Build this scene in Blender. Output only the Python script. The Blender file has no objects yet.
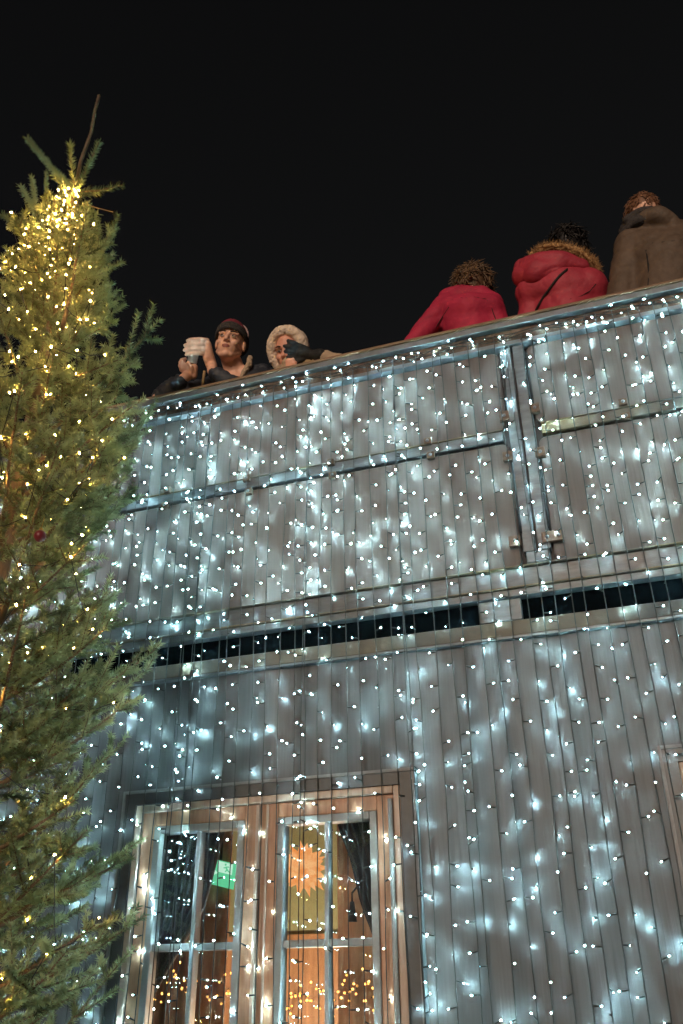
import bpy, bmesh, math, random
import numpy as np
from mathutils import Vector, Matrix, noise

random.seed(7)
RNG = np.random.default_rng(11)
scene = bpy.context.scene
COL = scene.collection
R_ = math.radians

# ------------------------------------------------------------------ camera solution
F = 886.0
D = 3.4                                   # metres from the camera to the facade
CAM = np.array([0.0, -D, 1.6])
ROT = np.array([[0.9472713, 0.16288018, 0.2759477],
                [0.32030528, -0.45703937, -0.82977078],
                [-0.00903425, 0.87440555, -0.48511166]])


def P(px, py, y=0.0):
    d = ROT @ np.array([px - 341.5, 512.0 - py, -F])
    t = (D + y) / d[1]
    return Vector(CAM + d * t)


def project(p):
    q = ROT.T @ (np.array(p) - CAM)
    return 341.5 - F * q[0] / q[2], 512.0 + F * q[1] / q[2]


IM_R = Vector(ROT[:, 0])
IM_U = Vector(ROT[:, 1])
IM_B = Vector(ROT[:, 2])


def WX(u):
    return u * D


def WZ(v):
    return v * D + 1.6


# ------------------------------------------------------------------ tagging helpers
def tag(o, label=None, cat=None, group=None, kind=None):
    if label:
        o['label'] = label
    if cat:
        o['category'] = cat
    if group:
        o['group'] = group
    if kind:
        o['kind'] = kind
    return o


def world_of(o):
    m = Matrix.LocRotScale(o.location, o.rotation_euler, o.scale)
    if o.parent is None:
        return m
    return world_of(o.parent) @ o.matrix_parent_inverse @ m


def link(o, parent=None):
    COL.objects.link(o)
    if parent is not None:
        o.parent = parent
        o.matrix_parent_inverse = world_of(parent).inverted()
    return o


def empty(name, loc=(0, 0, 0)):
    o = bpy.data.objects.new(name, None)
    o.location = loc
    o.empty_display_size = 0.1
    COL.objects.link(o)
    return o


def mesh_obj(name, verts, faces, mats, parent=None, smooth=False, midx=None):
    me = bpy.data.meshes.new(name)
    me.from_pydata([tuple(v) for v in verts], [], faces)
    for m in (mats if isinstance(mats, (list, tuple)) else [mats]):
        me.materials.append(m)
    if midx is not None:
        me.polygons.foreach_set('material_index', midx)
    if smooth:
        me.polygons.foreach_set('use_smooth', [True] * len(me.polygons))
    me.update()
    return link(bpy.data.objects.new(name, me), parent)


class MB:
    """collects shapes, then links them as ONE mesh object"""

    def __init__(self):
        self.v, self.f, self.m = [], [], []

    def add(self, verts, faces, mi=0):
        b = len(self.v)
        self.v += [Vector(v) for v in verts]
        self.f += [[i + b for i in f] for f in faces]
        self.m += [mi] * len(faces)

    def box(self, a, b, mi=0, bev=0.0):
        x0, y0, z0 = a
        x1, y1, z1 = b
        if bev <= 0:
            vs = [(x, y, z) for x in (x0, x1) for y in (y0, y1) for z in (z0, z1)]
            fs = [(0, 1, 3, 2), (4, 6, 7, 5), (0, 4, 5, 1), (2, 3, 7, 6), (0, 2, 6, 4), (1, 5, 7, 3)]
            self.add(vs, fs, mi)
        else:
            bm = bmesh.new()
            bmesh.ops.create_cube(bm, size=1)
            for v in bm.verts:
                v.co = Vector(((x0 + x1) / 2 + v.co.x * (x1 - x0), (y0 + y1) / 2 + v.co.y * (y1 - y0),
                               (z0 + z1) / 2 + v.co.z * (z1 - z0)))
            bmesh.ops.bevel(bm, geom=bm.edges[:], offset=bev, segments=2, affect='EDGES', profile=0.5)
            bm.verts.index_update()
            self.add([v.co.copy() for v in bm.verts], [[v.index for v in f.verts] for f in bm.faces], mi)
            bm.free()

    def rrect(self, x0, x1, z0, z1, y0, y1, r, mi=0, n=5, bev=0.004):
        """rounded rectangle slab in the XZ plane, front at y0"""
        def ring(off, y):
            pts = []
            rr = max(r - off, 0.001)
            for cx, cz, a0 in ((x1 - r, z1 - r, 0), (x0 + r, z1 - r, 90), (x0 + r, z0 + r, 180), (x1 - r, z0 + r, 270)):
                for k in range(n + 1):
                    a = R_(a0 + 90 * k / n)
                    pts.append((cx + rr * math.cos(a), y, cz + rr * math.sin(a)))
            return pts
        a, b, c = ring(bev, y0), ring(0, y0 + bev), ring(0, y1)
        N = len(a)
        fs = [list(range(N))]
        fs[0].reverse()
        fs = [list(range(N))]
        for s in (0, N):
            for i in range(N):
                j = (i + 1) % N
                fs.append([s + i, s + N + i, s + N + j, s + j])
        fs.append([2 * N + i for i in range(N)][::-1])
        self.add(a + b + c, fs, mi)

    def tube(self, pts, r, seg=6, mi=0, taper=None, cap=True):
        pts = [Vector(p) for p in pts]
        n = len(pts)
        ref = Vector((0.31, 0.87, 0.37))
        vs, fs = [], []
        for i, p in enumerate(pts):
            t = (pts[min(i + 1, n - 1)] - pts[max(i - 1, 0)])
            if t.length < 1e-9:
                t = Vector((0, 0, 1))
            t.normalize()
            a = t.cross(ref)
            if a.length < 1e-3:
                a = t.cross(Vector((1, 0, 0)))
            a.normalize()
            b = t.cross(a)
            rr = r[i] if isinstance(r, (list, tuple)) else (r if taper is None else r + (taper - r) * i / max(n - 1, 1))
            for k in range(seg):
                an = 2 * math.pi * k / seg
                vs.append(p + a * (math.cos(an) * rr) + b * (math.sin(an) * rr))
        for i in range(n - 1):
            for k in range(seg):
                k2 = (k + 1) % seg
                fs.append([i * seg + k, i * seg + k2, (i + 1) * seg + k2, (i + 1) * seg + k])
        if cap:
            fs.append(list(range(seg))[::-1])
            fs.append([(n - 1) * seg + k for k in range(seg)])
        self.add(vs, fs, mi)

    def ell(self, c, rad, rot=None, nu=16, nv=10, mi=0):
        c = Vector(c)
        vs, fs = [], []
        for i in range(nv + 1):
            th = math.pi * i / nv
            for k in range(nu):
                ph = 2 * math.pi * k / nu
                v = Vector((rad[0] * math.sin(th) * math.cos(ph), rad[1] * math.sin(th) * math.sin(ph), rad[2] * math.cos(th)))
                if rot is not None:
                    v = rot @ v
                vs.append(c + v)
        for i in range(nv):
            for k in range(nu):
                k2 = (k + 1) % nu
                fs.append([i * nu + k, (i + 1) * nu + k, (i + 1) * nu + k2, i * nu + k2])
        self.add(vs, fs, mi)

    def cap(self, a, ra, b, rb):
        """tapered capsule"""
        a, b = Vector(a), Vector(b)
        self.ell(a, (ra, ra, ra), nu=14, nv=8)
        self.ell(b, (rb, rb, rb), nu=14, nv=8)
        self.tube([a, b], [ra, rb], seg=14)

    def chain(self, pts):
        for (a, ra), (b, rb) in zip(pts[:-1], pts[1:]):
            self.cap(a, ra, b, rb)

    def build(self, name, mats, parent=None, smooth=False):
        return mesh_obj(name, self.v, self.f, mats, parent, smooth, self.m)

    def fuse(self, name, mats, parent, voxel, smooth_it=4, wrinkle=0.0, wscale=14.0, seed=0):
        """union of everything by voxel remesh: one continuous surface"""
        me = bpy.data.meshes.new('tmp')
        me.from_pydata([tuple(v) for v in self.v], [], self.f)
        bm = bmesh.new()
        bm.from_mesh(me)
        bmesh.ops.remove_doubles(bm, verts=bm.verts, dist=1e-6)
        bmesh.ops.recalc_face_normals(bm, faces=bm.faces)
        bm.to_mesh(me)
        bm.free()
        ob = bpy.data.objects.new('tmp', me)
        COL.objects.link(ob)
        m = ob.modifiers.new('r', 'REMESH')
        m.mode = 'VOXEL'
        m.voxel_size = voxel
        s = ob.modifiers.new('s', 'SMOOTH')
        s.factor = 0.5
        s.iterations = smooth_it
        dg = bpy.context.evaluated_depsgraph_get()
        dg.update()
        new = bpy.data.meshes.new_from_object(ob.evaluated_get(dg))
        bpy.data.objects.remove(ob)
        bpy.data.meshes.remove(me)
        new.name = name
        if wrinkle:
            off = Vector((seed * 3.1, seed * 1.7, seed))
            ns = [v.normal.copy() for v in new.vertices]
            for v, n in zip(new.vertices, ns):
                q = v.co * wscale + off
                d = noise.noise(q + noise.noise_vector(q * 0.5) * 0.9)
                q2 = Vector((q.x * 0.5, q.y * 0.5, q.z * 0.9)) + Vector((5, 3, 1))
                ridge = max(0.0, 1 - abs(noise.noise(q2 + noise.noise_vector(q * 0.4) * 0.35)) * 3.2) ** 2
                fine = max(0.0, 1 - abs(noise.noise(q * 1.9 + Vector((1, 8, 2)))) * 4) ** 2
                v.co += n * wrinkle * (0.45 * d - 1.7 * ridge - 0.55 * fine)
        new.materials.clear()
        for mt in (mats if isinstance(mats, (list, tuple)) else [mats]):
            new.materials.append(mt)
        new.polygons.foreach_set('use_smooth', [True] * len(new.polygons))
        new.update()
        return link(bpy.data.objects.new(name, new), parent)


# ------------------------------------------------------------------ materials
def mat(name, col, rough=0.6, metal=0.0, var=0.0, vscale=8.0, stretch=(1, 1, 1), bump=0.0, bscale=40.0,
        col2=None, spec=0.5, coord='Object', detail=5.0):
    m = bpy.data.materials.new(name)
    m.use_nodes = True
    nt = m.node_tree
    b = nt.nodes['Principled BSDF']
    b.inputs['Base Color'].default_value = (*col, 1)
    b.inputs['Roughness'].default_value = rough
    b.inputs['Metallic'].default_value = metal
    b.inputs['Specular IOR Level'].default_value = spec
    if var > 0 or bump > 0 or col2:
        tc = nt.nodes.new('ShaderNodeTexCoord')
        mp = nt.nodes.new('ShaderNodeMapping')
        mp.inputs['Scale'].default_value = stretch
        nt.links.new(tc.outputs[coord], mp.inputs['Vector'])
        nz = nt.nodes.new('ShaderNodeTexNoise')
        nz.inputs['Scale'].default_value = vscale
        nz.inputs['Detail'].default_value = detail
        nz.inputs['Roughness'].default_value = 0.62
        nt.links.new(mp.outputs[0], nz.inputs['Vector'])
        rp = nt.nodes.new('ShaderNodeValToRGB')
        c2 = col2 or tuple(min(1, c * (1 + var)) for c in col)
        c1 = tuple(c * (1 - var) for c in col)
        rp.color_ramp.elements[0].position = 0.32
        rp.color_ramp.elements[1].position = 0.68
        rp.color_ramp.elements[0].color = (*c1, 1)
        rp.color_ramp.elements[1].color = (*c2, 1)
        nt.links.new(nz.outputs['Fac'], rp.inputs['Fac'])
        nt.links.new(rp.outputs[0], b.inputs['Base Color'])
        if bump > 0:
            n2 = nt.nodes.new('ShaderNodeTexNoise')
            n2.inputs['Scale'].default_value = bscale
            n2.inputs['Detail'].default_value = 4
            nt.links.new(mp.outputs[0], n2.inputs['Vector'])
            bp = nt.nodes.new('ShaderNodeBump')
            bp.inputs['Strength'].default_value = bump
            bp.inputs['Distance'].default_value = 0.01
            nt.links.new(n2.outputs['Fac'], bp.inputs['Height'])
            nt.links.new(bp.outputs[0], b.inputs['Normal'])
    return m


def emit(name, col, strength):
    m = bpy.data.materials.new(name)
    m.use_nodes = True
    nt = m.node_tree
    nt.nodes.clear()
    o = nt.nodes.new('ShaderNodeOutputMaterial')
    e = nt.nodes.new('ShaderNodeEmission')
    e.inputs['Color'].default_value = (*col, 1)
    e.inputs['Strength'].default_value = strength
    nt.links.new(e.outputs[0], o.inputs['Surface'])
    return m


def led_mat(name, col, front, side, power=1.5):
    """an LED's clear cap: bright out of its lens end, weaker out of its sides"""
    m = emit(name, col, 1)
    nt = m.node_tree
    e = [n for n in nt.nodes if n.type == 'EMISSION'][0]
    tc = nt.nodes.new('ShaderNodeTexCoord')
    sp = nt.nodes.new('ShaderNodeSeparateXYZ')
    nt.links.new(tc.outputs['Normal'], sp.inputs[0])
    mx = nt.nodes.new('ShaderNodeMath')
    mx.operation = 'MAXIMUM'
    mx.inputs[1].default_value = 0
    nt.links.new(sp.outputs['Z'], mx.inputs[0])
    pw = nt.nodes.new('ShaderNodeMath')
    pw.operation = 'POWER'
    pw.inputs[1].default_value = power
    nt.links.new(mx.outputs[0], pw.inputs[0])
    ma = nt.nodes.new('ShaderNodeMath')
    ma.operation = 'MULTIPLY_ADD'
    ma.inputs[1].default_value = front
    ma.inputs[2].default_value = side
    nt.links.new(pw.outputs[0], ma.inputs[0])
    oi = nt.nodes.new('ShaderNodeObjectInfo')        # no two LEDs are equally bright
    mr = nt.nodes.new('ShaderNodeMath')
    mr.operation = 'MULTIPLY_ADD'
    mr.inputs[1].default_value = 1.1
    mr.inputs[2].default_value = 0.45
    nt.links.new(oi.outputs['Random'], mr.inputs[0])
    mm = nt.nodes.new('ShaderNodeMath')
    mm.operation = 'MULTIPLY'
    nt.links.new(ma.outputs[0], mm.inputs[0])
    nt.links.new(mr.outputs[0], mm.inputs[1])
    nt.links.new(mm.outputs[0], e.inputs['Strength'])
    return m


def board_mat(name, ca, cb, pitch, rough, streak=0.25, each=0.42):
    """painted vertical boards: each board a slightly different tone, weathered in vertical streaks"""
    m = bpy.data.materials.new(name)
    m.use_nodes = True
    nt = m.node_tree
    N, L = nt.nodes, nt.links
    b = N['Principled BSDF']
    b.inputs['Roughness'].default_value = rough
    tc = N.new('ShaderNodeTexCoord')
    sx = N.new('ShaderNodeSeparateXYZ')
    L.new(tc.outputs['Object'], sx.inputs[0])
    dv = N.new('ShaderNodeMath'); dv.operation = 'DIVIDE'; dv.inputs[1].default_value = pitch
    L.new(sx.outputs['X'], dv.inputs[0])
    fl = N.new('ShaderNodeMath'); fl.operation = 'FLOOR'
    L.new(dv.outputs[0], fl.inputs[0])
    wn = N.new('ShaderNodeTexWhiteNoise'); wn.noise_dimensions = '1D'
    L.new(fl.outputs[0], wn.inputs['W'])
    mp = N.new('ShaderNodeMapping'); mp.inputs['Scale'].default_value = (14, 14, 1.6)
    L.new(tc.outputs['Object'], mp.inputs['Vector'])
    nz = N.new('ShaderNodeTexNoise'); nz.inputs['Scale'].default_value = 1.5; nz.inputs['Detail'].default_value = 6
    L.new(mp.outputs[0], nz.inputs['Vector'])
    n3 = N.new('ShaderNodeTexNoise'); n3.inputs['Scale'].default_value = 2.2; n3.inputs['Detail'].default_value = 3
    L.new(tc.outputs['Object'], n3.inputs['Vector'])
    a1 = N.new('ShaderNodeMath'); a1.operation = 'MULTIPLY_ADD'; a1.inputs[1].default_value = streak * 1.6
    L.new(nz.outputs['Fac'], a1.inputs[0])
    a2 = N.new('ShaderNodeMath'); a2.operation = 'MULTIPLY'; a2.inputs[1].default_value = each
    L.new(wn.outputs['Value'], a2.inputs[0])
    L.new(a2.outputs[0], a1.inputs[2])
    a3 = N.new('ShaderNodeMath'); a3.operation = 'MULTIPLY_ADD'; a3.inputs[1].default_value = 0.5
    L.new(n3.outputs['Fac'], a3.inputs[0]); L.new(a1.outputs[0], a3.inputs[2])
    rp = N.new('ShaderNodeValToRGB')
    rp.color_ramp.elements[0].position = 0.25
    rp.color_ramp.elements[1].position = 0.95
    rp.color_ramp.elements[0].color = (*ca, 1)
    rp.color_ramp.elements[1].color = (*cb, 1)
    L.new(a3.outputs[0], rp.inputs['Fac'])
    L.new(rp.outputs[0], b.inputs['Base Color'])
    mg = N.new('ShaderNodeMapping'); mg.inputs['Scale'].default_value = (95, 95, 2.6)
    L.new(tc.outputs['Object'], mg.inputs['Vector'])
    ng = N.new('ShaderNodeTexNoise'); ng.inputs['Scale'].default_value = 1.0; ng.inputs['Detail'].default_value = 5
    L.new(mg.outputs[0], ng.inputs['Vector'])
    a4 = N.new('ShaderNodeMath'); a4.operation = 'MULTIPLY_ADD'; a4.inputs[1].default_value = 0.55; a4.inputs[2].default_value = -0.27
    L.new(ng.outputs['Fac'], a4.inputs[0])
    a5 = N.new('ShaderNodeMath'); a5.operation = 'ADD'
    L.new(a3.outputs[0], a5.inputs[0]); L.new(a4.outputs[0], a5.inputs[1]); L.new(a5.outputs[0], rp.inputs['Fac'])
    bp = N.new('ShaderNodeBump'); bp.inputs['Strength'].default_value = 0.35; bp.inputs['Distance'].default_value = 0.004
    L.new(ng.outputs['Fac'], bp.inputs['Height']); L.new(bp.outputs[0], b.inputs['Normal'])
    return m


M = {}
M['panel'] = board_mat('parapet_board', (0.062, 0.044, 0.038), (0.110, 0.083, 0.073), 0.095, 0.55, 0.30, 0.22)
M['wall'] = board_mat('facade_board', (0.028, 0.0275, 0.028), (0.070, 0.068, 0.069), 0.12, 0.5, 0.35, 0.30)
M['steel'] = mat('painted_steel', (0.085, 0.092, 0.098), 0.42, 0.25, var=0.3, vscale=7, stretch=(1, 1, 4), bump=0.12)
M['steel_light'] = mat('galvanised_steel', (0.16, 0.17, 0.18), 0.4, 0.4, var=0.22, vscale=12, bump=0.1)
M['rust'] = mat('rusty_edge', (0.17, 0.11, 0.045), 0.6, 0.2, var=0.25, vscale=3.2, bump=0.3, col2=(0.085, 0.08, 0.075))
M['plate'] = mat('rusty_plate', (0.10, 0.065, 0.045), 0.5, 0.4, var=0.4, vscale=40, bump=0.3)
M['rubber'] = mat('black_rubber', (0.012, 0.012, 0.013), 0.6, var=0.3)
M['dark'] = mat('slot_shade_paint', (0.0025, 0.004, 0.005), 0.9, var=0.3, spec=0.0)
M['cap'] = mat('weathered_wood_cap', (0.21, 0.125, 0.07), 0.6, var=0.35, vscale=6, stretch=(1, 8, 8), bump=0.2)
M['tan'] = mat('stained_board', (0.050, 0.048, 0.046), 0.6, var=0.25, vscale=2.5, bump=0.15, col2=(0.10, 0.072, 0.042))
M['casing'] = mat('grey_casing_paint', (0.058, 0.062, 0.066), 0.45, var=0.2, vscale=9, bump=0.1)
M['casing_edge'] = mat('pale_casing_edge', (0.15, 0.15, 0.15), 0.5, var=0.2, vscale=20)  # paler tone along the casing edges
M['wood'] = mat('oiled_wood', (0.37, 0.20, 0.12), 0.5, var=0.3, vscale=5, stretch=(6, 6, 0.8), bump=0.15)
M['wood_light'] = mat('worn_pale_wood', (0.42, 0.32, 0.255), 0.45, var=0.22, vscale=6, stretch=(6, 6, 0.9), bump=0.15)
M['bead'] = mat('grey_white_paint', (0.23, 0.225, 0.215), 0.5, var=0.14, vscale=14, bump=0.1)
M['wire'] = mat('dark_green_cable', (0.012, 0.017, 0.016), 0.45, var=0.2)
M['copper'] = mat('copper_wire', (0.35, 0.18, 0.08), 0.35, 0.9, var=0.15)
M['led'] = led_mat('cold_white_led', (0.50, 0.91, 1.0), 6800.0, 6.0, 3.0)
M['warm'] = led_mat('warm_white_led', (1.0, 0.56, 0.14), 3000.0, 220.0, 2.0)
M['amber'] = led_mat('amber_led', (1.0, 0.46, 0.10), 5.0, 2.6)
M['bark'] = mat('fir_bark', (0.15, 0.10, 0.068), 0.85, var=0.4, vscale=25, stretch=(1, 1, 0.4), bump=0.5)
M['twig'] = mat('fir_twig', (0.16, 0.105, 0.06), 0.8, var=0.35, vscale=40, bump=0.3)
M['skin'] = mat('skin', (0.86, 0.50, 0.36), 0.5, var=0.12, vscale=24, bump=0.05)
M['skin_pink'] = mat('flushed_skin', (0.74, 0.36, 0.26), 0.5, var=0.1, vscale=30)
M['lip'] = mat('lips', (0.34, 0.11, 0.085), 0.45, var=0.1)
M['socket'] = mat('brow_hair', (0.05, 0.028, 0.018), 0.8, var=0.3)
M['eye'] = mat('eye_white', (0.42, 0.38, 0.35), 0.25, var=0.05)
M['iris'] = mat('dark_iris', (0.02, 0.013, 0.01), 0.2, var=0.1)
M['navy'] = mat('navy_puffer_nylon', (0.030, 0.036, 0.050), 0.6, var=0.25, vscale=12, bump=0.35, bscale=24)
M['black_cloth'] = mat('black_cloth', (0.010, 0.010, 0.011), 0.75, var=0.4, vscale=30, bump=0.3)
M['maroon'] = mat('maroon_knit', (0.22, 0.025, 0.045), 0.9, var=0.3, vscale=60, stretch=(1, 1, 6), bump=0.7, bscale=90)
M['grey_knit'] = mat('charcoal_knit', (0.05, 0.045, 0.045), 0.9, var=0.3, vscale=60, bump=0.7, bscale=90)
M['pale_knit'] = mat('pale_pink_knit', (0.5, 0.35, 0.34), 0.9, var=0.2, vscale=60, bump=0.6, bscale=90)
M['fleece'] = mat('cream_fleece', (0.80, 0.66, 0.54), 0.95, var=0.22, vscale=50, bump=0.9, bscale=80)
M['cream'] = mat('cream_wool', (0.46, 0.35, 0.25), 0.9, var=0.2, vscale=22, bump=0.5, bscale=60)
M['red'] = mat('crimson_coat', (0.42, 0.018, 0.062), 0.75, var=0.18, vscale=9, bump=0.25, bscale=60)
M['coral'] = mat('red_parka_nylon', (0.40, 0.032, 0.060), 0.65, var=0.16, vscale=9, bump=0.3, bscale=40)
M['brown'] = mat('brown_parka', (0.11, 0.075, 0.052), 0.7, var=0.25, vscale=10, bump=0.4, bscale=50)
M['reflect'] = mat('pale_reflective_trim', (0.17, 0.135, 0.125), 0.5, var=0.35, vscale=25, bump=0.2)
M['fur'] = mat('tan_fur', (0.42, 0.25, 0.11), 0.9, var=0.4, vscale=40)
M['hair_brown'] = mat('tousled_brown_hair', (0.15, 0.092, 0.052), 0.55, var=0.5, vscale=30)
M['hair_red'] = mat('short_auburn_hair', (0.20, 0.095, 0.050), 0.6, var=0.45, vscale=40)
M['hair_light'] = mat('lighter_brown_lock', (0.21, 0.135, 0.072), 0.55, var=0.4, vscale=30)  # lighter tone for some of the brown locks
M['seam_crease'] = mat('shadowed_stitching', (0.03, 0.012, 0.014), 0.9, var=0.2)
M['hair_black'] = mat('black_hair', (0.008, 0.006, 0.006), 0.5, var=0.4, vscale=30)
M['trouser'] = mat('dark_denim', (0.03, 0.035, 0.05), 0.85, var=0.3, vscale=30, bump=0.2)
M['cup'] = mat('white_paper', (0.72, 0.73, 0.76), 0.5, var=0.04)
M['zip'] = mat('tan_cord', (0.36, 0.24, 0.12), 0.7, var=0.3, vscale=60)
M['bauble'] = mat('red_bauble', (0.14, 0.008, 0.016), 0.35, var=0.15, vscale=10)
M['curtain_dark'] = mat('charcoal_curtain', (0.022, 0.024, 0.027), 0.85, var=0.3, vscale=20, stretch=(4, 4, 0.5), bump=0.3)
M['curtain_brown'] = mat('rust_curtain', (0.36, 0.20, 0.115), 0.85, var=0.2, vscale=10, stretch=(4, 4, 0.5), bump=0.3)
M['olive'] = mat('olive_plaster', (0.20, 0.235, 0.14), 0.8, var=0.12, vscale=5, bump=0.1)
M['interior_wood'] = mat('interior_wood', (0.24, 0.135, 0.07), 0.55, var=0.3, vscale=4, stretch=(8, 8, 0.8), bump=0.1)
M['star'] = emit('lit_paper', (1.0, 0.36, 0.09), 1.05)
M['shade'] = emit('lit_lamp_shade', (1.0, 0.52, 0.18), 1.6)
M['sign_green'] = emit('sign_green_glow', (0.16, 0.78, 0.40), 0.85)
M['sign_white'] = emit('sign_white_glow', (0.62, 1.0, 0.78), 0.95)
M['brass'] = mat('brass', (0.5, 0.34, 0.12), 0.35, 0.9, var=0.1)
M['deck'] = mat('deck_board', (0.14, 0.10, 0.07), 0.7, var=0.3, vscale=5, stretch=(1, 8, 1), bump=0.2)
M['ground'] = mat('trodden_snow_paving', (0.20, 0.20, 0.205), 0.8, var=0.35, vscale=1.5, bump=0.4, bscale=12)

# streaked paper of the star, still its own glow
nt = M['star'].node_tree
e_ = [n for n in nt.nodes if n.type == 'EMISSION'][0]
tc_ = nt.nodes.new('ShaderNodeTexCoord')
nz_ = nt.nodes.new('ShaderNodeTexNoise'); nz_.inputs['Scale'].default_value = 16; nz_.inputs['Detail'].default_value = 3
nt.links.new(tc_.outputs['Object'], nz_.inputs['Vector'])
rp_ = nt.nodes.new('ShaderNodeValToRGB')
rp_.color_ramp.elements[0].color = (0.90, 0.29, 0.07, 1); rp_.color_ramp.elements[0].position = 0.35
rp_.color_ramp.elements[1].color = (1.0, 0.52, 0.22, 1); rp_.color_ramp.elements[1].position = 0.65
nt.links.new(nz_.outputs['Fac'], rp_.inputs[0]); nt.links.new(rp_.outputs[0], e_.inputs['Color'])

# needles: tone varies from needle to needle
m = bpy.data.materials.new('fir_needles')
m.use_nodes = True
nt = m.node_tree
b = nt.nodes['Principled BSDF']
b.inputs['Roughness'].default_value = 0.5
b.inputs['Specular IOR Level'].default_value = 0.35
g = nt.nodes.new('ShaderNodeAttribute'); g.attribute_name = 'tone'
tc = nt.nodes.new('ShaderNodeTexCoord')
nz = nt.nodes.new('ShaderNodeTexNoise'); nz.inputs['Scale'].default_value = 3.5; nz.inputs['Detail'].default_value = 3
nt.links.new(tc.outputs['Object'], nz.inputs['Vector'])
ad = nt.nodes.new('ShaderNodeMath'); ad.operation = 'MULTIPLY_ADD'; ad.inputs[1].default_value = 0.75
nt.links.new(g.outputs['Fac'], ad.inputs[0]); nt.links.new(nz.outputs['Fac'], ad.inputs[2])
rp = nt.nodes.new('ShaderNodeValToRGB')
rp.color_ramp.elements[0].position = 0.40; rp.color_ramp.elements[1].position = 1.05
rp.color_ramp.elements[0].color = (0.040, 0.062, 0.026, 1); rp.color_ramp.elements[1].color = (0.36, 0.42, 0.21, 1)
nt.links.new(ad.outputs[0], rp.inputs[0]); nt.links.new(rp.outputs[0], b.inputs['Base Color'])
tl = nt.nodes.new('ShaderNodeBsdfTranslucent')
nt.links.new(rp.outputs[0], tl.inputs['Color'])
mxs = nt.nodes.new('ShaderNodeMixShader'); mxs.inputs[0].default_value = 0.35
nt.links.new(b.outputs[0], mxs.inputs[1]); nt.links.new(tl.outputs[0], mxs.inputs[2])
nt.links.new(mxs.outputs[0], nt.nodes['Material Output'].inputs['Surface'])
M['needle'] = m

# glass: a thin pane that mirrors what stands before it and lets the room through
m = bpy.data.materials.new('window_glass')
m.use_nodes = True
nt = m.node_tree
nt.nodes.clear()
o = nt.nodes.new('ShaderNodeOutputMaterial')
gl = nt.nodes.new('ShaderNodeBsdfGlossy'); gl.inputs['Roughness'].default_value = 0.0
gl.inputs['Color'].default_value = (0.9, 0.95, 0.95, 1)
tr = nt.nodes.new('ShaderNodeBsdfTransparent'); tr.inputs['Color'].default_value = (0.96, 0.97, 0.96, 1)
lw = nt.nodes.new('ShaderNodeLayerWeight'); lw.inputs['Blend'].default_value = 0.25
mul = nt.nodes.new('ShaderNodeMath'); mul.operation = 'MULTIPLY_ADD'; mul.inputs[1].default_value = 0.5; mul.inputs[2].default_value = 0.05
nt.links.new(lw.outputs['Fresnel'], mul.inputs[0])
mx = nt.nodes.new('ShaderNodeMixShader')
nt.links.new(mul.outputs[0], mx.inputs[0]); nt.links.new(tr.outputs[0], mx.inputs[1]); nt.links.new(gl.outputs[0], mx.inputs[2])
nt.links.new(mx.outputs[0], o.inputs['Surface'])
M['glass'] = m

# ------------------------------------------------------------------ ground
gm = MB()
gm.add([(-400, -400, 0), (400, -400, 0), (400, 400, 0), (-400, 400, 0)], [(0, 1, 2, 3)])
tag(gm.build('ground', M['ground']), kind='structure')

# ------------------------------------------------------------------ building
XL, XR = -4.6, 2.2
Z_RAIL = WZ(0.846)
Z_RB = WZ(0.799)
Z_MID = WZ(0.649)
Z_BAND = WZ(0.464)
Z_ST, Z_SB = WZ(0.425), WZ(0.3965)
Z_LEDGE = WZ(0.377)
DECK = Z_RAIL - 1.09
PX0, PX1 = WX(-0.0965), WX(-0.063)
bld = empty('market_building', (-1.2, 0, 0))
tag(bld, 'grey two storey market building with roof terrace, hung with white light strands', 'building')

# windows: openings in the facade
WIN_DX = WX(0.018 + 0.618)
wx0, wx1 = WX(-0.601), WX(-0.264)
cx0, cx1 = WX(-0.618), WX(-0.247)
wz1, cz1 = WZ(0.216), WZ(0.232)
wz0, cz0 = 0.95, 0.88


def undul(x):
    return 0.010 * noise.noise(Vector((x * 5.2, 3.3, 0))) + 0.006 * noise.noise(Vector((x * 13, 7.7, 0)))


def facade_piece(xa, xb, za, zb, mb, y=0.012):
    nx = max(2, int((xb - xa) / 0.02))
    nz_ = max(2, int((zb - za) / 0.10))
    vs, fs = [], []
    for j in range(nz_ + 1):
        z = za + (zb - za) * j / nz_
        for i in range(nx + 1):
            x = xa + (xb - xa) * i / nx
            vs.append((x, y + undul(x + 0.10 * noise.noise(Vector((x * 1.3, z * 0.9, 1.0)))), z))
    for j in range(nz_):
        for i in range(nx):
            a = j * (nx + 1) + i
            fs.append((a, a + 1, a + nx + 2, a + nx + 1))
    mb.add(vs, fs)


lw_ = MB()
ops_ = [(cx0, cx1), (cx0 + WIN_DX, cx1 + WIN_DX)]
xs = XL
for a, b_ in ops_:
    facade_piece(xs, a, 0.0, Z_LEDGE, lw_)
    facade_piece(a, b_, 0.0, cz0, lw_)
    facade_piece(a, b_, cz1, Z_LEDGE, lw_)
    xs = b_
facade_piece(xs, XR, 0.0, Z_LEDGE, lw_)
lw_.build('facade_wall', M['wall'], bld, smooth=True)
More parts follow.
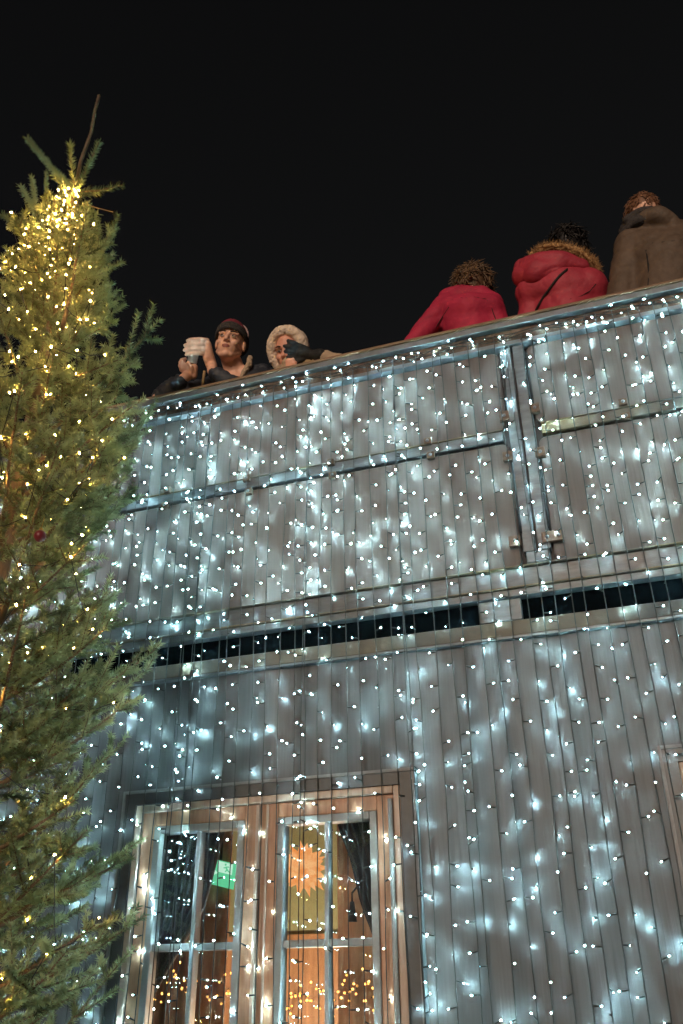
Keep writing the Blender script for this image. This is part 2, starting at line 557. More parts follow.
# other walls, deck and backing
sm = MB()
sm.box((XL - 0.12, 0.03, 0), (XL, 4.0, Z_SB)); sm.box((XR, 0.03, 0), (XR + 0.12, 4.0, Z_SB))
sm.box((XL, 3.88, 0), (XR, 4.0, Z_SB))
sm.build('side_wall', M['wall'], bld)
dm = MB()
dm.box((XL, 0.16, Z_ST + 0.05), (XR, 4.0, DECK))
dm.build('terrace_deck', M['deck'], bld)
rm = MB()
for s_, (a, b_) in enumerate(((XL, 0), (XR, 0))):
    x = a
    rm.tube([(x, 0.1, Z_RAIL - 0.03), (x, 4.0, Z_RAIL - 0.03)], 0.025, 8)
    rm.tube([(x, 0.1, Z_RAIL - 0.5), (x, 4.0, Z_RAIL - 0.5)], 0.018, 8)
    for k in range(5):
        rm.tube([(x, 0.3 + k * 0.9, DECK), (x, 0.3 + k * 0.9, Z_RAIL - 0.04)], 0.02, 8)
rm.tube([(XL, 4.0, Z_RAIL - 0.03), (XR, 4.0, Z_RAIL - 0.03)], 0.025, 8)
rm.build('terrace_railing', M['steel'], bld)

# slot behind the beam, block and ledge
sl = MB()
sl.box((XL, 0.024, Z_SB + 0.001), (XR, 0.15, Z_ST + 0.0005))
sl.build('slot_shade_box', M['dark'], bld)  # near-black box: the deep slot's shade put into its colour
for xa, xb in ((WX(-0.158), WX(-0.107)), (XL, WX(-0.735))):
    bk = MB()
    bk.box((xa, -0.004, Z_SB + 0.002), (xb, 0.155, Z_ST - 0.002), bev=0.003)
    bk.build('slot_block', M['steel'], bld)
lg = MB()
lg.box((XL, -0.006, Z_LEDGE + 0.002), (XR, 0.155, Z_SB), bev=0.004)
lg.build('ledge', M['tan'], bld)
lg = MB()
lg.box((XL, -0.012, Z_LEDGE - 0.010), (XR, 0.03, Z_LEDGE))
lg.build('ledge_lip', M['steel'], bld)
# beam: face, rusty top and bottom flanges
bmx = MB()
bmx.box((XL, -0.012, Z_ST + 0.045), (XR, 0.155, Z_BAND - 0.008), bev=0.003)
bmx.build('beam', M['steel'], bld)
bmx = MB()
bmx.box((XL, -0.030, Z_BAND - 0.007), (XR, 0.02, Z_BAND + 0.000), bev=0.002)
bmx.box((XL, -0.026, Z_ST + 0.036), (XR, 0.02, Z_ST + 0.044), bev=0.002)
bmx.build('beam_flange', M['rust'], bld)
bmx = MB()
bmx.box((XL, -0.018, Z_ST + 0.001), (XR, 0.155, Z_ST + 0.033), bev=0.003)
bmx.build('beam_soffit', M['steel'], bld)

# parapet: backing, panels with dark seal, mid rails, post, top rail
bb = MB()
bb.box((XL, 0.022, Z_BAND), (XR, 0.035, Z_RB))
bb.build('panel_seal', M['rubber'], bld)
G = 0.009
for xa, xb in ((XL, PX0 - G), (PX1 + G, XR)):
    for za, zb in ((Z_MID + 0.062, Z_RB - 0.004), (Z_BAND + 0.006, Z_MID - 0.012)):
        pm = MB()
        pm.rrect(xa, xb, za, zb, 0.0, 0.021, 0.035, bev=0.004)
        pn = pm.build('parapet_panel', M['panel'], bld)
    mr = MB()
    mr.box((xa + 0.02, -0.006, Z_MID + 0.002), (xb - 0.02 if xb < 0 else xb, 0.021, Z_MID + 0.054), bev=0.004)
    mr.build('mid_rail', M['steel'] if xa < -2 else M['rust'], bld)
    lm = MB()
    lm.box((xa + 0.02, -0.012, Z_MID + 0.0545), (xb - 0.02 if xb < 0 else xb, 0.020, Z_MID + 0.060), bev=0.001)
    lm.build('rail_lip', M['rust'], bld)
post = MB()
xm = (PX0 + PX1) / 2
post.box((PX0, -0.016, Z_BAND + 0.06), (xm - 0.004, 0.021, Z_RB - 0.002), bev=0.004)
post.box((xm + 0.004, -0.016, Z_BAND + 0.06), (PX1, 0.021, Z_RB - 0.002), bev=0.004)
post.box((PX0 + 0.01, -0.024, Z_BAND + 0.004), (PX1 - 0.006, 0.021, Z_BAND + 0.056), bev=0.004)
po = post.build('post', M['steel'], bld)


def plate(px, py, w, h, parent, name='hinge_plate'):
    c = P(px, py, -0.01)
    h_ = MB()
    h_.box((c.x - w / 2, -0.024, c.z - h / 2), (c.x + w / 2, -0.002, c.z + h / 2), 0, bev=0.003)
    for dx in ((-0.25, 0.25) if w > 0.07 else (0,)):
        h_.ell((c.x + dx * w, -0.025, c.z), (0.008, 0.006, 0.008), nu=10, nv=6, mi=1)
    return h_.build(name, [M['plate'], M['steel_light']], parent, smooth=False)


for px, py in ((168, 491), (165.5, 506), (247, 479), (249, 492), (331, 463), (333, 476), (428, 442), (431, 456),
               (623, 403), (626, 417)):
    plate(px, py, 0.036, 0.034, bld)
for px, py, w, h in ((504.5, 417, 0.045, 0.05), (508, 457, 0.045, 0.045), (535, 409, 0.045, 0.05), (540.5, 453, 0.045, 0.05),
                     (515, 542, 0.05, 0.05), (553, 537, 0.09, 0.05)):
    plate(px, py, w, h, po, 'latch_plate')
for (ax_, ay_, bx_, by_) in ((503, 362, 506.5, 410), (526, 352, 533, 404), (512, 463, 521, 533), (540, 460, 549, 528)):
    rod = MB()
    rod.tube([P(ax_, ay_, -0.022), P(bx_, by_, -0.022)], 0.006, 8)
    rod.build('locking_rod', M['rubber'], po, smooth=True)
# top rail: channel section and wooden cap
tr_ = MB()
tr_.box((XL, -0.036, Z_RAIL - 0.050), (XR, 0.05, Z_RAIL - 0.016), bev=0.003)
tr_.box((XL, -0.032, Z_RB), (XR, 0.05, Z_RB + 0.022), bev=0.003)
tr_.build('top_rail', M['steel_light'], bld)
tw = MB()
tw.box((XL, -0.006, Z_RB + 0.023), (XR, 0.05, Z_RAIL - 0.051))
tw.build('rail_web', M['plate'], bld)  # browner and darker than the flanges: recess shade put into the colour
cp = MB()
cp.box((XL, -0.044, Z_RAIL - 0.0155), (XR, 0.075, Z_RAIL), bev=0.003)
cp.build('rail_cap', M['cap'], bld)


# ------------------------------------------------------------------ windows
def make_window(dx):
    w = empty('window', (wx0 + dx, 0, wz0))
    w.parent = bld
    w.location = (wx0 + dx + 1.2, 0, wz0)
    c = MB()
    for a, b_ in (((cx0, cz0), (wx0 - 0.001, cz1)), ((wx1 + 0.001, cz0), (cx1, cz1)), ((wx0 - 0.001, wz1 + 0.001), (wx1 + 0.001, cz1)),
                  ((wx0 - 0.001, cz0), (wx1 + 0.001, wz0 - 0.001))):
        c.box((a[0] + dx, -0.030, a[1]), (b_[0] + dx, 0.12, b_[1]))
    c.build('casing', M['casing'], w)
    c = MB()
    c.box((cx0 + dx - 0.004, -0.036, cz0), (cx0 + dx + 0.008, 0.02, cz1 + 0.005))
    c.box((cx1 + dx - 0.008, -0.036, cz0), (cx1 + dx + 0.004, 0.02, cz1 + 0.005))
    c.box((cx0 + dx + 0.0085, -0.036, cz1 - 0.007), (cx1 + dx - 0.0085, 0.02, cz1 + 0.005))
    c.build('casing_edge', M['casing_edge'], w)
    f = MB()
    t = 0.03
    yb, yf = 0.09, -0.024
    f.box((wx0 + dx, yf, wz0), (wx0 + dx + t, yb, wz1), bev=0.005)
    f.box((wx1 + dx - t, yf, wz0), (wx1 + dx, yb, wz1), bev=0.005)
    f.box((wx0 + dx + t + .0005, yf, wz1 - t), (wx1 + dx - t - .0005, yb, wz1), bev=0.005)
    f.box((wx0 + dx + t + .0005, yf - 0.03, wz0), (wx1 + dx - t - .0005, yb, wz0 + 0.04), bev=0.005)
    f.build('frame', M['wood_light'], w)
    mid = WX(-0.4345) + dx
    gtop = WZ(0.1815)
    for side, (a, b_, ga, gb) in enumerate(((wx0 + dx + t + 0.001, mid - 0.002, WX(-0.566) + dx, WX(-0.464) + dx),
                                            (mid + 0.002, wx1 + dx - t - 0.001, WX(-0.405) + dx, WX(-0.302) + dx))):
        z0, z1 = wz0 + 0.041, wz1 - t - 0.001
        gz0 = wz0 + 0.13
        s = MB()
        bd = 0.030                             # bead width round the glass
        yf2 = -0.010
        s.box((a, yf2, z0), (ga - bd, 0.05, z1), 0, bev=0.004)
        s.box((gb + bd, yf2, z0), (b_, 0.05, z1), 0, bev=0.004)
        s.box((ga - bd + .0005, yf2, gtop + bd), (gb + bd - .0005, 0.05, z1), 0, bev=0.004)
        s.box((ga - bd + .0005, yf2, z0), (gb + bd - .0005, 0.05, gz0 - bd), 0, bev=0.004)
        s.build('sash', M['wood'], w)
        q = MB()
        yb3 = 0.002
        q.box((ga - bd + .001, yb3 - 0.018, gz0 - bd + .001), (ga, 0.045, gtop + bd - .001), bev=0.004)
        q.box((gb, yb3 - 0.018, gz0 - bd + .001), (gb + bd - .001, 0.045, gtop + bd - .001), bev=0.004)
        q.box((ga + .0005, yb3 - 0.018, gtop), (gb - .0005, 0.045, gtop + bd - .001), bev=0.004)
        q.box((ga + .0005, yb3 - 0.018, gz0 - bd + .001), (gb - .0005, 0.045, gz0), bev=0.004)
        q.build('glazing_bead', M['bead'], w)
        u = MB()
        gm_ = (ga + gb) / 2
        u.box((gm_ - 0.009, -0.010, gz0 + .0005), (gm_ + 0.009, 0.040, gtop - .0005), bev=0.004)
        zz = WZ(0.0535)
        u.box((ga + .0005, -0.008, zz), (gm_ - 0.0095, 0.036, zz + 0.026), bev=0.004)
        u.box((gm_ + 0.0095, -0.008, zz), (gb - .0005, 0.036, zz + 0.026), bev=0.004)
        u.build('muntin', M['bead'], w)
        p = MB()
        for y, tilt in ((0.012, 0.0006), (0.027, -0.0012)):
            p.add([(ga - 0.01, y, gz0 - 0.01), (gb + 0.01, y + tilt, gz0 - 0.01), (gb + 0.01, y + tilt * 0.4, gtop + 0.01),
                   (ga - 0.01, y - tilt, gtop + 0.01)], [(0, 1, 2, 3)])
        p.build('glass', M['glass'], w)
    # bright hinge rod along the right jamb and thin moulding lines
    r = MB()
    r.tube([(wx1 + dx - t - 0.012, -0.022, wz0 + 0.05), (wx1 + dx - t - 0.012, -0.022, wz1 - 0.05)], 0.010, 10)
    r.build('hinge_rod', M['bead'], w, smooth=True)
    r = MB()
    r.box((mid - 0.018, -0.026, wz0 + 0.045), (mid - 0.003, -0.011, wz1 - t - 0.004), bev=0.004)
    r.box((mid + 0.022, -0.018, wz0 + 0.045), (mid + 0.032, -0.0105, wz1 - t - 0.004), bev=0.003)
    r.build('meeting_strip', M['wood_light'], w)
    return w


make_window(0.0)
make_window(WIN_DX)

# room behind the windows
IW = MB()
IW.box((XL, 1.9, 0), (XR, 1.95, 2.62))
IW.build('interior_wall', M['olive'], bld)
IW = MB()
IW.box((XL + 0.01, 1.86, 0), (XR - 0.01, 1.899, 1.95))
IW.build('brown_reflection_panel', M['interior_wood'], bld)  # brown panel added to stand for a reflection in the lower panes
IW = MB()
IW.box((XL, 0.2, 2.62), (XR, 1.95, 2.66))
IW.build('interior_ceiling', M['interior_wood'], bld)


def curtain(name, pts_top, pts_bot, z1, z0, y, m, label, amp=0.012, waves=9, shape=None):
    n, k = 60, 24
    vs, fs = [], []
    for j in range(k + 1):
        t = j / k
        z = z1 + (z0 - z1) * t
        xa, xb = shape(t)
        for i in range(n + 1):
            s = i / n
            vs.append((xa + (xb - xa) * s, y + amp * math.sin(s * waves * 2 * math.pi + 0.6 * t) + 0.004 * math.sin(s * 31 + t * 5), z))
    for j in range(k):
        for i in range(n):
            a = j * (n + 1) + i
            fs.append((a, a + 1, a + n + 2, a + n + 1))
    o = mesh_obj(name, vs, fs, m, None, True)
    md = o.modifiers.new('thickness', 'SOLIDIFY')
    md.thickness = 0.003
    return tag(o, label, 'curtain')


def on(px, py, y):
    return P(px, py, y)


# charcoal drapes swept to the outer sides
YC = 0.10
lt, lb = on(160, 828, YC), on(147, 1000, YC)
e0, e1, e2 = on(226, 826, YC), on(205, 905, YC), on(150, 1000, YC)
zt = WZ(0.205)


def dshape_l(t):
    z = zt + (1.1 - zt) * t
    # inner edge swings outward toward the tie
    pts = [(zt, e0.x), (e0.z, e0.x), (e1.z, e1.x), (e2.z, e2.x), (1.0, e2.x)]
    for (za, xa), (zb, xb) in zip(pts[:-1], pts[1:]):
        if zb <= z <= za:
            k = 0 if za == zb else (za - z) / (za - zb)
            return wx0 - 0.03, xa + (xb - xa) * k
    return wx0 - 0.03, e2.x


f0, f1, f2, f3 = on(336, 822, YC), on(350, 860, YC), on(360, 905, YC), on(374, 940, YC)


def dshape_r(t):
    z = zt + (1.1 - zt) * t
    pts = [(zt + .01, f0.x - 0.01), (f0.z, f0.x), (f1.z, f1.x), (f2.z, f2.x), (f3.z, f3.x), (0.9, f3.x + 0.02)]
    for (za, xa), (zb, xb) in zip(pts[:-1], pts[1:]):
        if zb <= z <= za:
            k = 0 if za == zb else (za - z) / (za - zb)
            return xa + (xb - xa) * k, wx1 + 0.03
    return f3.x, wx1 + 0.03


cl = curtain('curtain', 0, 0, zt, 1.1, YC, M['curtain_dark'], 'dark charcoal curtain drawn to the left inside the left window sash', shape=dshape_l)
cr = curtain('curtain', 0, 0, zt, 1.1, YC, M['curtain_dark'], 'dark charcoal curtain drawn to the right inside the right window sash', shape=dshape_r)
tsl = MB()
tb = on(352, 893, YC - 0.02)
tsl.tube([tb + Vector((0.05, 0, 0.05)), tb, tb - Vector((0, 0, 0.03))], 0.004, 6)
tsl.tube([tb - Vector((0, 0, 0.03)), tb - Vector((0, 0, 0.10))], 0.008, 8, taper=0.018)
tsl.build('tassel', M['curtain_dark'], cr, smooth=True)
YB = 0.45
b0 = on(228, 870, YB)
curtain('curtain', 0, 0, 2.5, 0.6, YB, M['curtain_brown'], 'rust brown inner curtain lit warm behind the left window sash',
        shape=lambda t: (wx0 - 0.5, on(231, 870, YB).x))
curtain('curtain', 0, 0, 2.5, 0.6, YB, M['curtain_brown'], 'rust brown inner curtain lit warm behind the right window sash',
        shape=lambda t: (on(337, 880, YB).x, wx1 + 0.45))

# paper star hanging in the room
sc = P(303, 868, 0.62)
SR = 0.115
star = empty('star_lamp', sc)
tag(star, 'orange glowing paper star with many points hanging inside the right window sash', 'lamp')
sb = MB()
core = SR * 0.66
sb.ell(sc, (core, core, core), nu=14, nv=9)
dirs = []
ga = math.pi * (3 - math.sqrt(5))
NP = 60
for k in range(NP):
    zz = 1 - 2 * (k + 0.5) / NP
    rr = math.sqrt(1 - zz * zz)
    dirs.append(Vector((rr * math.cos(ga * k), rr * math.sin(ga * k), zz)))
for k, d in enumerate(dirs):
    L_ = SR * (0.84 + 0.34 * random.random())
    a = d.orthogonal().normalized()
    b_ = d.cross(a)
    ring = [sc + d * core * 0.85 + (a * math.cos(q) + b_ * math.sin(q)) * core * 0.30 for q in (0, 1.571, 3.142, 4.712)]
    sb.add(ring + [sc + d * L_], [(0, 1, 4), (1, 2, 4), (2, 3, 4), (3, 0, 4)])
sb.build('paper_points', M['star'], star)
cd = MB()
cd.tube([sc + Vector((0, 0, SR * 0.5)), Vector((sc.x, sc.y, 2.62))], 0.003, 6)
cd.build('cord', M['wire'], star)

# exit sign
ec = P(219, 873, 0.40)
sg = empty('exit_sign', ec)
tag(sg, 'lit green emergency exit sign with white running figure beside the left curtain', 'sign')
sgb = MB()
W2, H2 = 0.064, 0.052
th = R_(-14)


def sgp(x, y, z):
    return ec + Vector((x * math.cos(th) - z * math.sin(th) * 0.35, y + x * 0.25, z + x * math.sin(th)))


def sgbox(mb, x0, x1, z0, z1, y0, y1):
    vs = [sgp(x, y, z) for x in (x0, x1) for y in (y0, y1) for z in (z0, z1)]
    mb.add(vs, [(0, 1, 3, 2), (4, 6, 7, 5), (0, 4, 5, 1), (2, 3, 7, 6), (0, 2, 6, 4), (1, 5, 7, 3)])


sgbox(sgb, -W2, W2, -H2, H2, 0, 0.02)
sgb.build('sign_face', M['sign_green'], sg)
pic = MB()
# door, running figure and arrow
sgbox(pic, -0.006, 0.058, 0.004, 0.048, -0.003, -0.001)
sgbox(pic, -0.060, -0.022, -0.006, 0.004, -0.003, -0.001)
pic.add([sgp(-0.022, -0.003, -0.014), sgp(-0.022, -0.003, 0.012), sgp(-0.004, -0.003, -0.001)], [(0, 1, 2)])
pic.build('pictogram', M['sign_white'], sg)
man = MB()
for a, b_, r in (((0.030, 0.030), (0.036, 0.020), 0.004), ((0.036, 0.020), (0.028, 0.011), 0.003), ((0.036, 0.020), (0.048, 0.013), 0.003),
                 ((0.030, 0.030), (0.020, 0.024), 0.0025), ((0.030, 0.031), (0.043, 0.033), 0.0025)):
    man.tube([sgp(a[0], -0.0045, a[1]), sgp(b_[0], -0.0045, b_[1])], r, 6)
man.ell(sgp(0.027, -0.0045, 0.040), (0.005, 0.003, 0.005), nu=8, nv=6)
man.build('running_figure', M['sign_green'], sg)
br = MB()
br.box((ec.x - 0.006, ec.y + 0.008, ec.z + 0.05), (ec.x + 0.006, ec.y + 0.014, 2.62))
br.build('hanger', M['wire'], sg)

# table with a lit lamp below the star
tx = P(300, 1030, 0.95)
tz = 0.78
tbl = empty('side_table', (tx.x, tx.y, 0))
tag(tbl, 'brown wooden table standing in the lit room behind the window', 'table')
t_ = MB()
t_.box((tx.x - 0.6, tx.y - 0.28, tz - 0.03), (tx.x + 0.6, tx.y + 0.28, tz), bev=0.006)
t_.build('table_top', M['interior_wood'], tbl)
for sx in (-1, 1):
    for sy in (-1, 1):
        t_ = MB()
        t_.tube([(tx.x + sx * 0.54, tx.y + sy * 0.22, 0), (tx.x + sx * 0.54, tx.y + sy * 0.22, tz - 0.031)], 0.02, 8, taper=0.028)
        t_.build('leg', M['interior_wood'], tbl, smooth=True)


def table_lamp(x, label, zs):
    lp = empty('table_lamp', (x, tx.y, tz))
    tag(lp, label, 'lamp')
    q = MB()
    q.tube([(x, tx.y, tz + 0.001), (x, tx.y, tz + 0.02), (x, tx.y, tz + 0.03), (x, tx.y, tz + 0.10), (x, tx.y, tz + zs)],
           [0.07, 0.07, 0.02, 0.035, 0.012], 14)
    q.build('lamp_base', M['brass'], lp, smooth=True)
    q = MB()
    q.tube([(x, tx.y, tz + zs), (x, tx.y, tz + zs + 0.17)], 0.13, 20, taper=0.08, cap=False)
    q.build('lamp_shade', M['shade'], lp, smooth=True)
    ld = bpy.data.lights.new('lamp_bulb', 'POINT')
    ld.energy = 55.0
    ld.color = (1.0, 0.68, 0.42)
    ld.shadow_soft_size = 0.04
    lo = bpy.data.objects.new('lamp_bulb', ld)
    lo.location = (x, tx.y, tz + zs + 0.22)
    link(lo, lp)


table_lamp(tx.x + 0.16, 'warm glowing table lamp low behind the right window sash', 0.44)
table_lamp(tx.x - 0.42, 'warm glowing table lamp low behind the left window sash', 0.40)


# ------------------------------------------------------------------ light bulbs
def bulb_mesh(name, m_led, stub=0.026, rt=0.0042, lt_=0.010):
    """socket from the origin along +Z, LED cap at the end"""
    b = MB()
    b.tube([(0, 0, 0), (0, 0, stub * 0.35), (0, 0, stub)], [0.0015, 0.0030, 0.0030], 6, mi=0)
    n = 8
    rows = [(stub + 0.0005, rt * 0.85), (stub + lt_ * 0.45, rt), (stub + lt_ * 0.8, rt * 0.72)]
    vs, fs = [], []
    for z, r in rows:
        for k in range(n):
            a = 2 * math.pi * k / n
            vs.append((r * math.cos(a), r * math.sin(a), z))
    vs.append((0, 0, stub + lt_))
    for i in range(len(rows) - 1):
        for k in range(n):
            k2 = (k + 1) % n
            fs.append((i * n + k, i * n + k2, (i + 1) * n + k2, (i + 1) * n + k))
    o0 = (len(rows) - 1) * n
    for k in range(n):
        fs.append((o0 + k, o0 + (k + 1) % n, len(vs) - 1))
    b.add(vs, fs, 1)
    me = bpy.data.meshes.new(name)
    me.from_pydata([tuple(v) for v in b.v], [], b.f)
    me.materials.append(M['wire'])
    me.materials.append(m_led)
    me.polygons.foreach_set('material_index', b.m)
    me.polygons.foreach_set('use_smooth', [True] * len(b.f))
    me.update()
    return me


BULB = bulb_mesh('bulb', M['led'], rt=0.0020, lt_=0.0065)
WARM = bulb_mesh('bulb', M['warm'], stub=0.016, rt=0.0025, lt_=0.0075)
AMB = bulb_mesh('bulb', M['amber'], stub=0.008, rt=0.0045, lt_=0.010)


def add_bulb(me, p, d, parent):
    o = bpy.data.objects.new('bulb', me)
    o.rotation_mode = 'XYZ'
    o.rotation_euler = Vector(d).to_track_quat('Z', 'Y').to_euler()
    o.location = Vector(p) - parent.location
    COL.objects.link(o)
    o.parent = parent
    return o


ORD = ['first', 'second', 'third', 'fourth', 'fifth', 'sixth', 'seventh', 'eighth', 'ninth', 'tenth', 'eleventh', 'twelfth',
       'thirteenth', 'fourteenth', 'fifteenth', 'sixteenth', 'seventeenth', 'eighteenth', 'nineteenth', 'twentieth',
       'twenty-first', 'twenty-second', 'twenty-third', 'twenty-fourth', 'twenty-fifth', 'twenty-sixth', 'twenty-seventh',
       'twenty-eighth', 'twenty-ninth', 'thirtieth', 'thirty-first', 'thirty-second', 'thirty-third', 'thirty-fourth']

# ------------------------------------------------------------------ light curtain: one thing per hanging strand
xs_, x = [], WX(-0.93)
while x < WX(0.34):
    xs_.append(x + random.uniform(-0.008, 0.008))
    if random.random() < 0.10:
        xs_.append(x + random.uniform(0.008, 0.016))
    x += 0.0605 + random.uniform(-0.004, 0.006)
xs_.sort()
zones = [(-99, cx0, 'left of the wooden window', True), (cx0, WX(-0.4345), 'crossing the left window sash', False),
         (WX(-0.4345), cx1, 'crossing the right window sash', False),
         (cx1, PX0, 'between wooden window and steel post', False), (PX0, PX1, 'running down the steel parapet post', False),
         (PX1, 99, 'right of the steel parapet post', False)]
for za, zb, what, rev in zones:
    zz = [x for x in xs_ if za <= x < zb]
    for i, x in enumerate(sorted(zz, reverse=rev)):
        top = Z_RB + random.uniform(0.02, 0.07)
        root = empty('light_strand', (x, -0.05, top))
        how = 'from the window' if rev else 'from the left'
        tag(root, 'cold white light strand %s, %s %s' % (what, ORD[i], how), 'string lights',
            'cold white light strands hanging down the facade')
        ph, am = random.uniform(0, 6), random.uniform(0.002, 0.007)
        lean = random.uniform(-0.012, 0.012)
        yb = -0.047 - random.uniform(0.0, 0.010)

        def at(z, x=x, ph=ph, am=am, lean=lean, yb=yb, top=top):
            k = (top - z)
            y = yb + 0.005 * math.sin(k * 1.1 + ph)
            if z < Z_ST:
                y += 0.012 * min(1.0, (Z_ST - z) / 0.4)
            return Vector((x + lean * k * 0.4 + am * math.sin(k * 2.3 + ph) + am * 0.35 * math.sin(k * 9 + ph * 2), min(y, -0.040), z))
        pts, z = [], top
        while z > 0.35:
            pts.append(at(z))
            z -= 0.06
        w = MB()
        w.tube(pts, 0.0021, 5)
        w.build('wire', M['wire'], root, smooth=True)
        z = top - random.uniform(0.0, 0.14)
        zend = 0.40 if x < 0.2 else 1.2
        while z > zend:
            p = at(z)
            r = random.random()
            if r < 0.34:                      # turned toward the wall
                an = math.pi / 2 + random.gauss(0, 0.45)
            elif r < 0.84:                    # sideways along the wall
                an = random.choice((0.0, math.pi)) + random.gauss(0, 0.42)
            else:
                an = -math.pi / 2 + random.gauss(0, 0.6)
            el = random.gauss(-0.05, 0.22)
            d = Vector((math.cos(an) * math.cos(el), math.sin(an) * math.cos(el), math.sin(el)))
            add_bulb(BULB, p, d, root)
            step = 0.098 if z > Z_BAND else 0.128
            z -= step * random.uniform(0.55, 1.4)

# garland bundled along the top rail
root = empty('rail_garland', (-1.2, -0.03, Z_RB + 0.07))
tag(root, 'tangled cold white light garland bundled along the terrace top rail', 'string lights')
w = MB()
for k in range(4):
    ph = random.uniform(0, 9)
    pts = []
    n = 220
    for i in range(n):
        x = -3.3 + 4.1 * i / (n - 1)
        q = x * 6 + ph
        zc = Z_RB + 0.065 + 0.028 * noise.noise(Vector((q * 0.9, k * 3.1, 0.0))) + 0.014 * math.sin(q * 2.3 + k)
        yc = -0.024 + 0.014 * noise.noise(Vector((q * 1.3, 5.0, k * 2.0)))
        pts.append((x, yc, zc))
    w.tube(pts, 0.0022, 5)
w.build('wire', M['wire'], root, smooth=True)
for i in range(98):
    x = -3.05 + 3.75 * (i + random.uniform(-1.2, 1.2)) / 98
    p = Vector((x, -0.034, Z_RB + 0.055 + random.gauss(0, 0.022)))
    d = Vector((random.gauss(0, 1), random.gauss(-0.1, 0.5), random.gauss(0, 0.7))).normalized()
    add_bulb(BULB, p, d, root)

# ------------------------------------------------------------------ fir tree
TY = -1.1
apex = P(75, 192, TY)
tipv = P(99, 96, TY)
TX, TTOP = apex.x, apex.z
fir = empty('fir_tree', (TX, TY, 0))
tag(fir, 'tall green fir wound with warm fairy lights standing before the facade', 'tree')
SIL = [(80, 105), (176, 118), (184, 124), (190, 85), (225, 114), (250, 114), (290, 110), (312, 130), (320, 160), (333, 140), (350, 138), (372, 122), (405, 150),
       (415, 155), (430, 148), (445, 146), (468, 132), (490, 128), (520, 112), (560, 96), (590, 112), (605, 122), (625, 122), (645, 145), (655, 158), (680, 140),
       (715, 135), (760, 108), (790, 96), (830, 92), (850, 122), (862, 130), (880, 110), (905, 140), (922, 150), (960, 130), (1024, 122), (1200, 120)]


def sil(y):
    for (a, xa), (b_, xb) in zip(SIL[:-1], SIL[1:]):
        if a <= y <= b_:
            return xa + (xb - xa) * (y - a) / (b_ - a)
    return 130


seg_a, seg_b, seg_r = [], [], []     # needle-bearing shoots
stem = MB()                          # limbs


def shoot(a, b, r=0.017):
    if a[2] > 3.2 and r > 0.0165:
        r *= 1.22
    seg_a.append(tuple(a)); seg_b.append(tuple(b)); seg_r.append(r)


limb_pts = []


def spray(a, d, L, up, level, rnd):
    """a shoot with side shoots lying in a flat spray"""
    d = d.normalized()
    side = d.cross(up).normalized()
    n = max(2, int(L / 0.035))
    pts = [a]
    p = a.copy()
    dd = d.copy()
    for i in range(n):
        dd = (dd + Vector((0, 0, 1)) * 0.025 + Vector((rnd.gauss(0, .03), rnd.gauss(0, .03), rnd.gauss(0, .03)))).normalized()
        p = p + dd * (L / n)
        pts.append(p.copy())
    return pts, side


def branch(a, d, L, rnd, dens=1.0, bare=0.30, r0=None, end=None):
    up = Vector((0, 0, 1))
    pts, side = spray(a, d, L, up, 0, rnd)
    n = len(pts)
    if end is not None:
        off = end - pts[-1]
        pts = [p + off * (i / (n - 1)) ** 1.5 for i, p in enumerate(pts)]
    r0 = r0 or (0.005 + 0.009 * L)
    stem.tube(pts, [r0 + (0.0022 - r0) * i / (n - 1) for i in range(n)], 6)
    for p in pts[2:]:
        limb_pts.append(p.copy())
    for i in range(n - 1):
        if i / (n - 1) > bare * 0.8:
            shoot(pts[i], pts[i + 1], 0.0190)
    k = 0
    s = max(bare * L * 0.7, 0.03)
    while s < L - 0.02:
        i = min(int(s / L * (n - 1)), n - 2)
        f = s / L * (n - 1) - i
        q = pts[i].lerp(pts[i + 1], f)
        ax = (pts[i + 1] - pts[i]).normalized()
        sd = ax.cross(up)
        if sd.length < 0.2:
            sd = ax.cross(Vector((rnd.gauss(0, 1), rnd.gauss(0, 1), 0)))
        sd.normalize()
        nrm = sd.cross(ax)
        rem = L - s
        for sgn in ((-1, 1) if rnd.random() < 0.85 else (rnd.choice((-1, 1)),)):
            l2 = min(0.07 + 0.52 * rem, 0.32) * rnd.uniform(0.7, 1.15)
            an = R_(rnd.uniform(42, 58))
            dv = ax * math.cos(an) + sd * (sgn * math.sin(an)) + nrm * rnd.gauss(0.10, 0.16)
            make_side(q, dv, l2, rnd, up)
        if rnd.random() < 0.22 * dens:
            l2 = min(0.04 + 0.3 * rem, 0.14)
            dv = ax * 0.8 + nrm * rnd.choice((0.7, 0.7, -0.6)) + sd * rnd.gauss(0, 0.2)
            make_side(q, dv, l2, rnd, up)
        s += rnd.uniform(0.095, 0.145) / dens
        k += 1


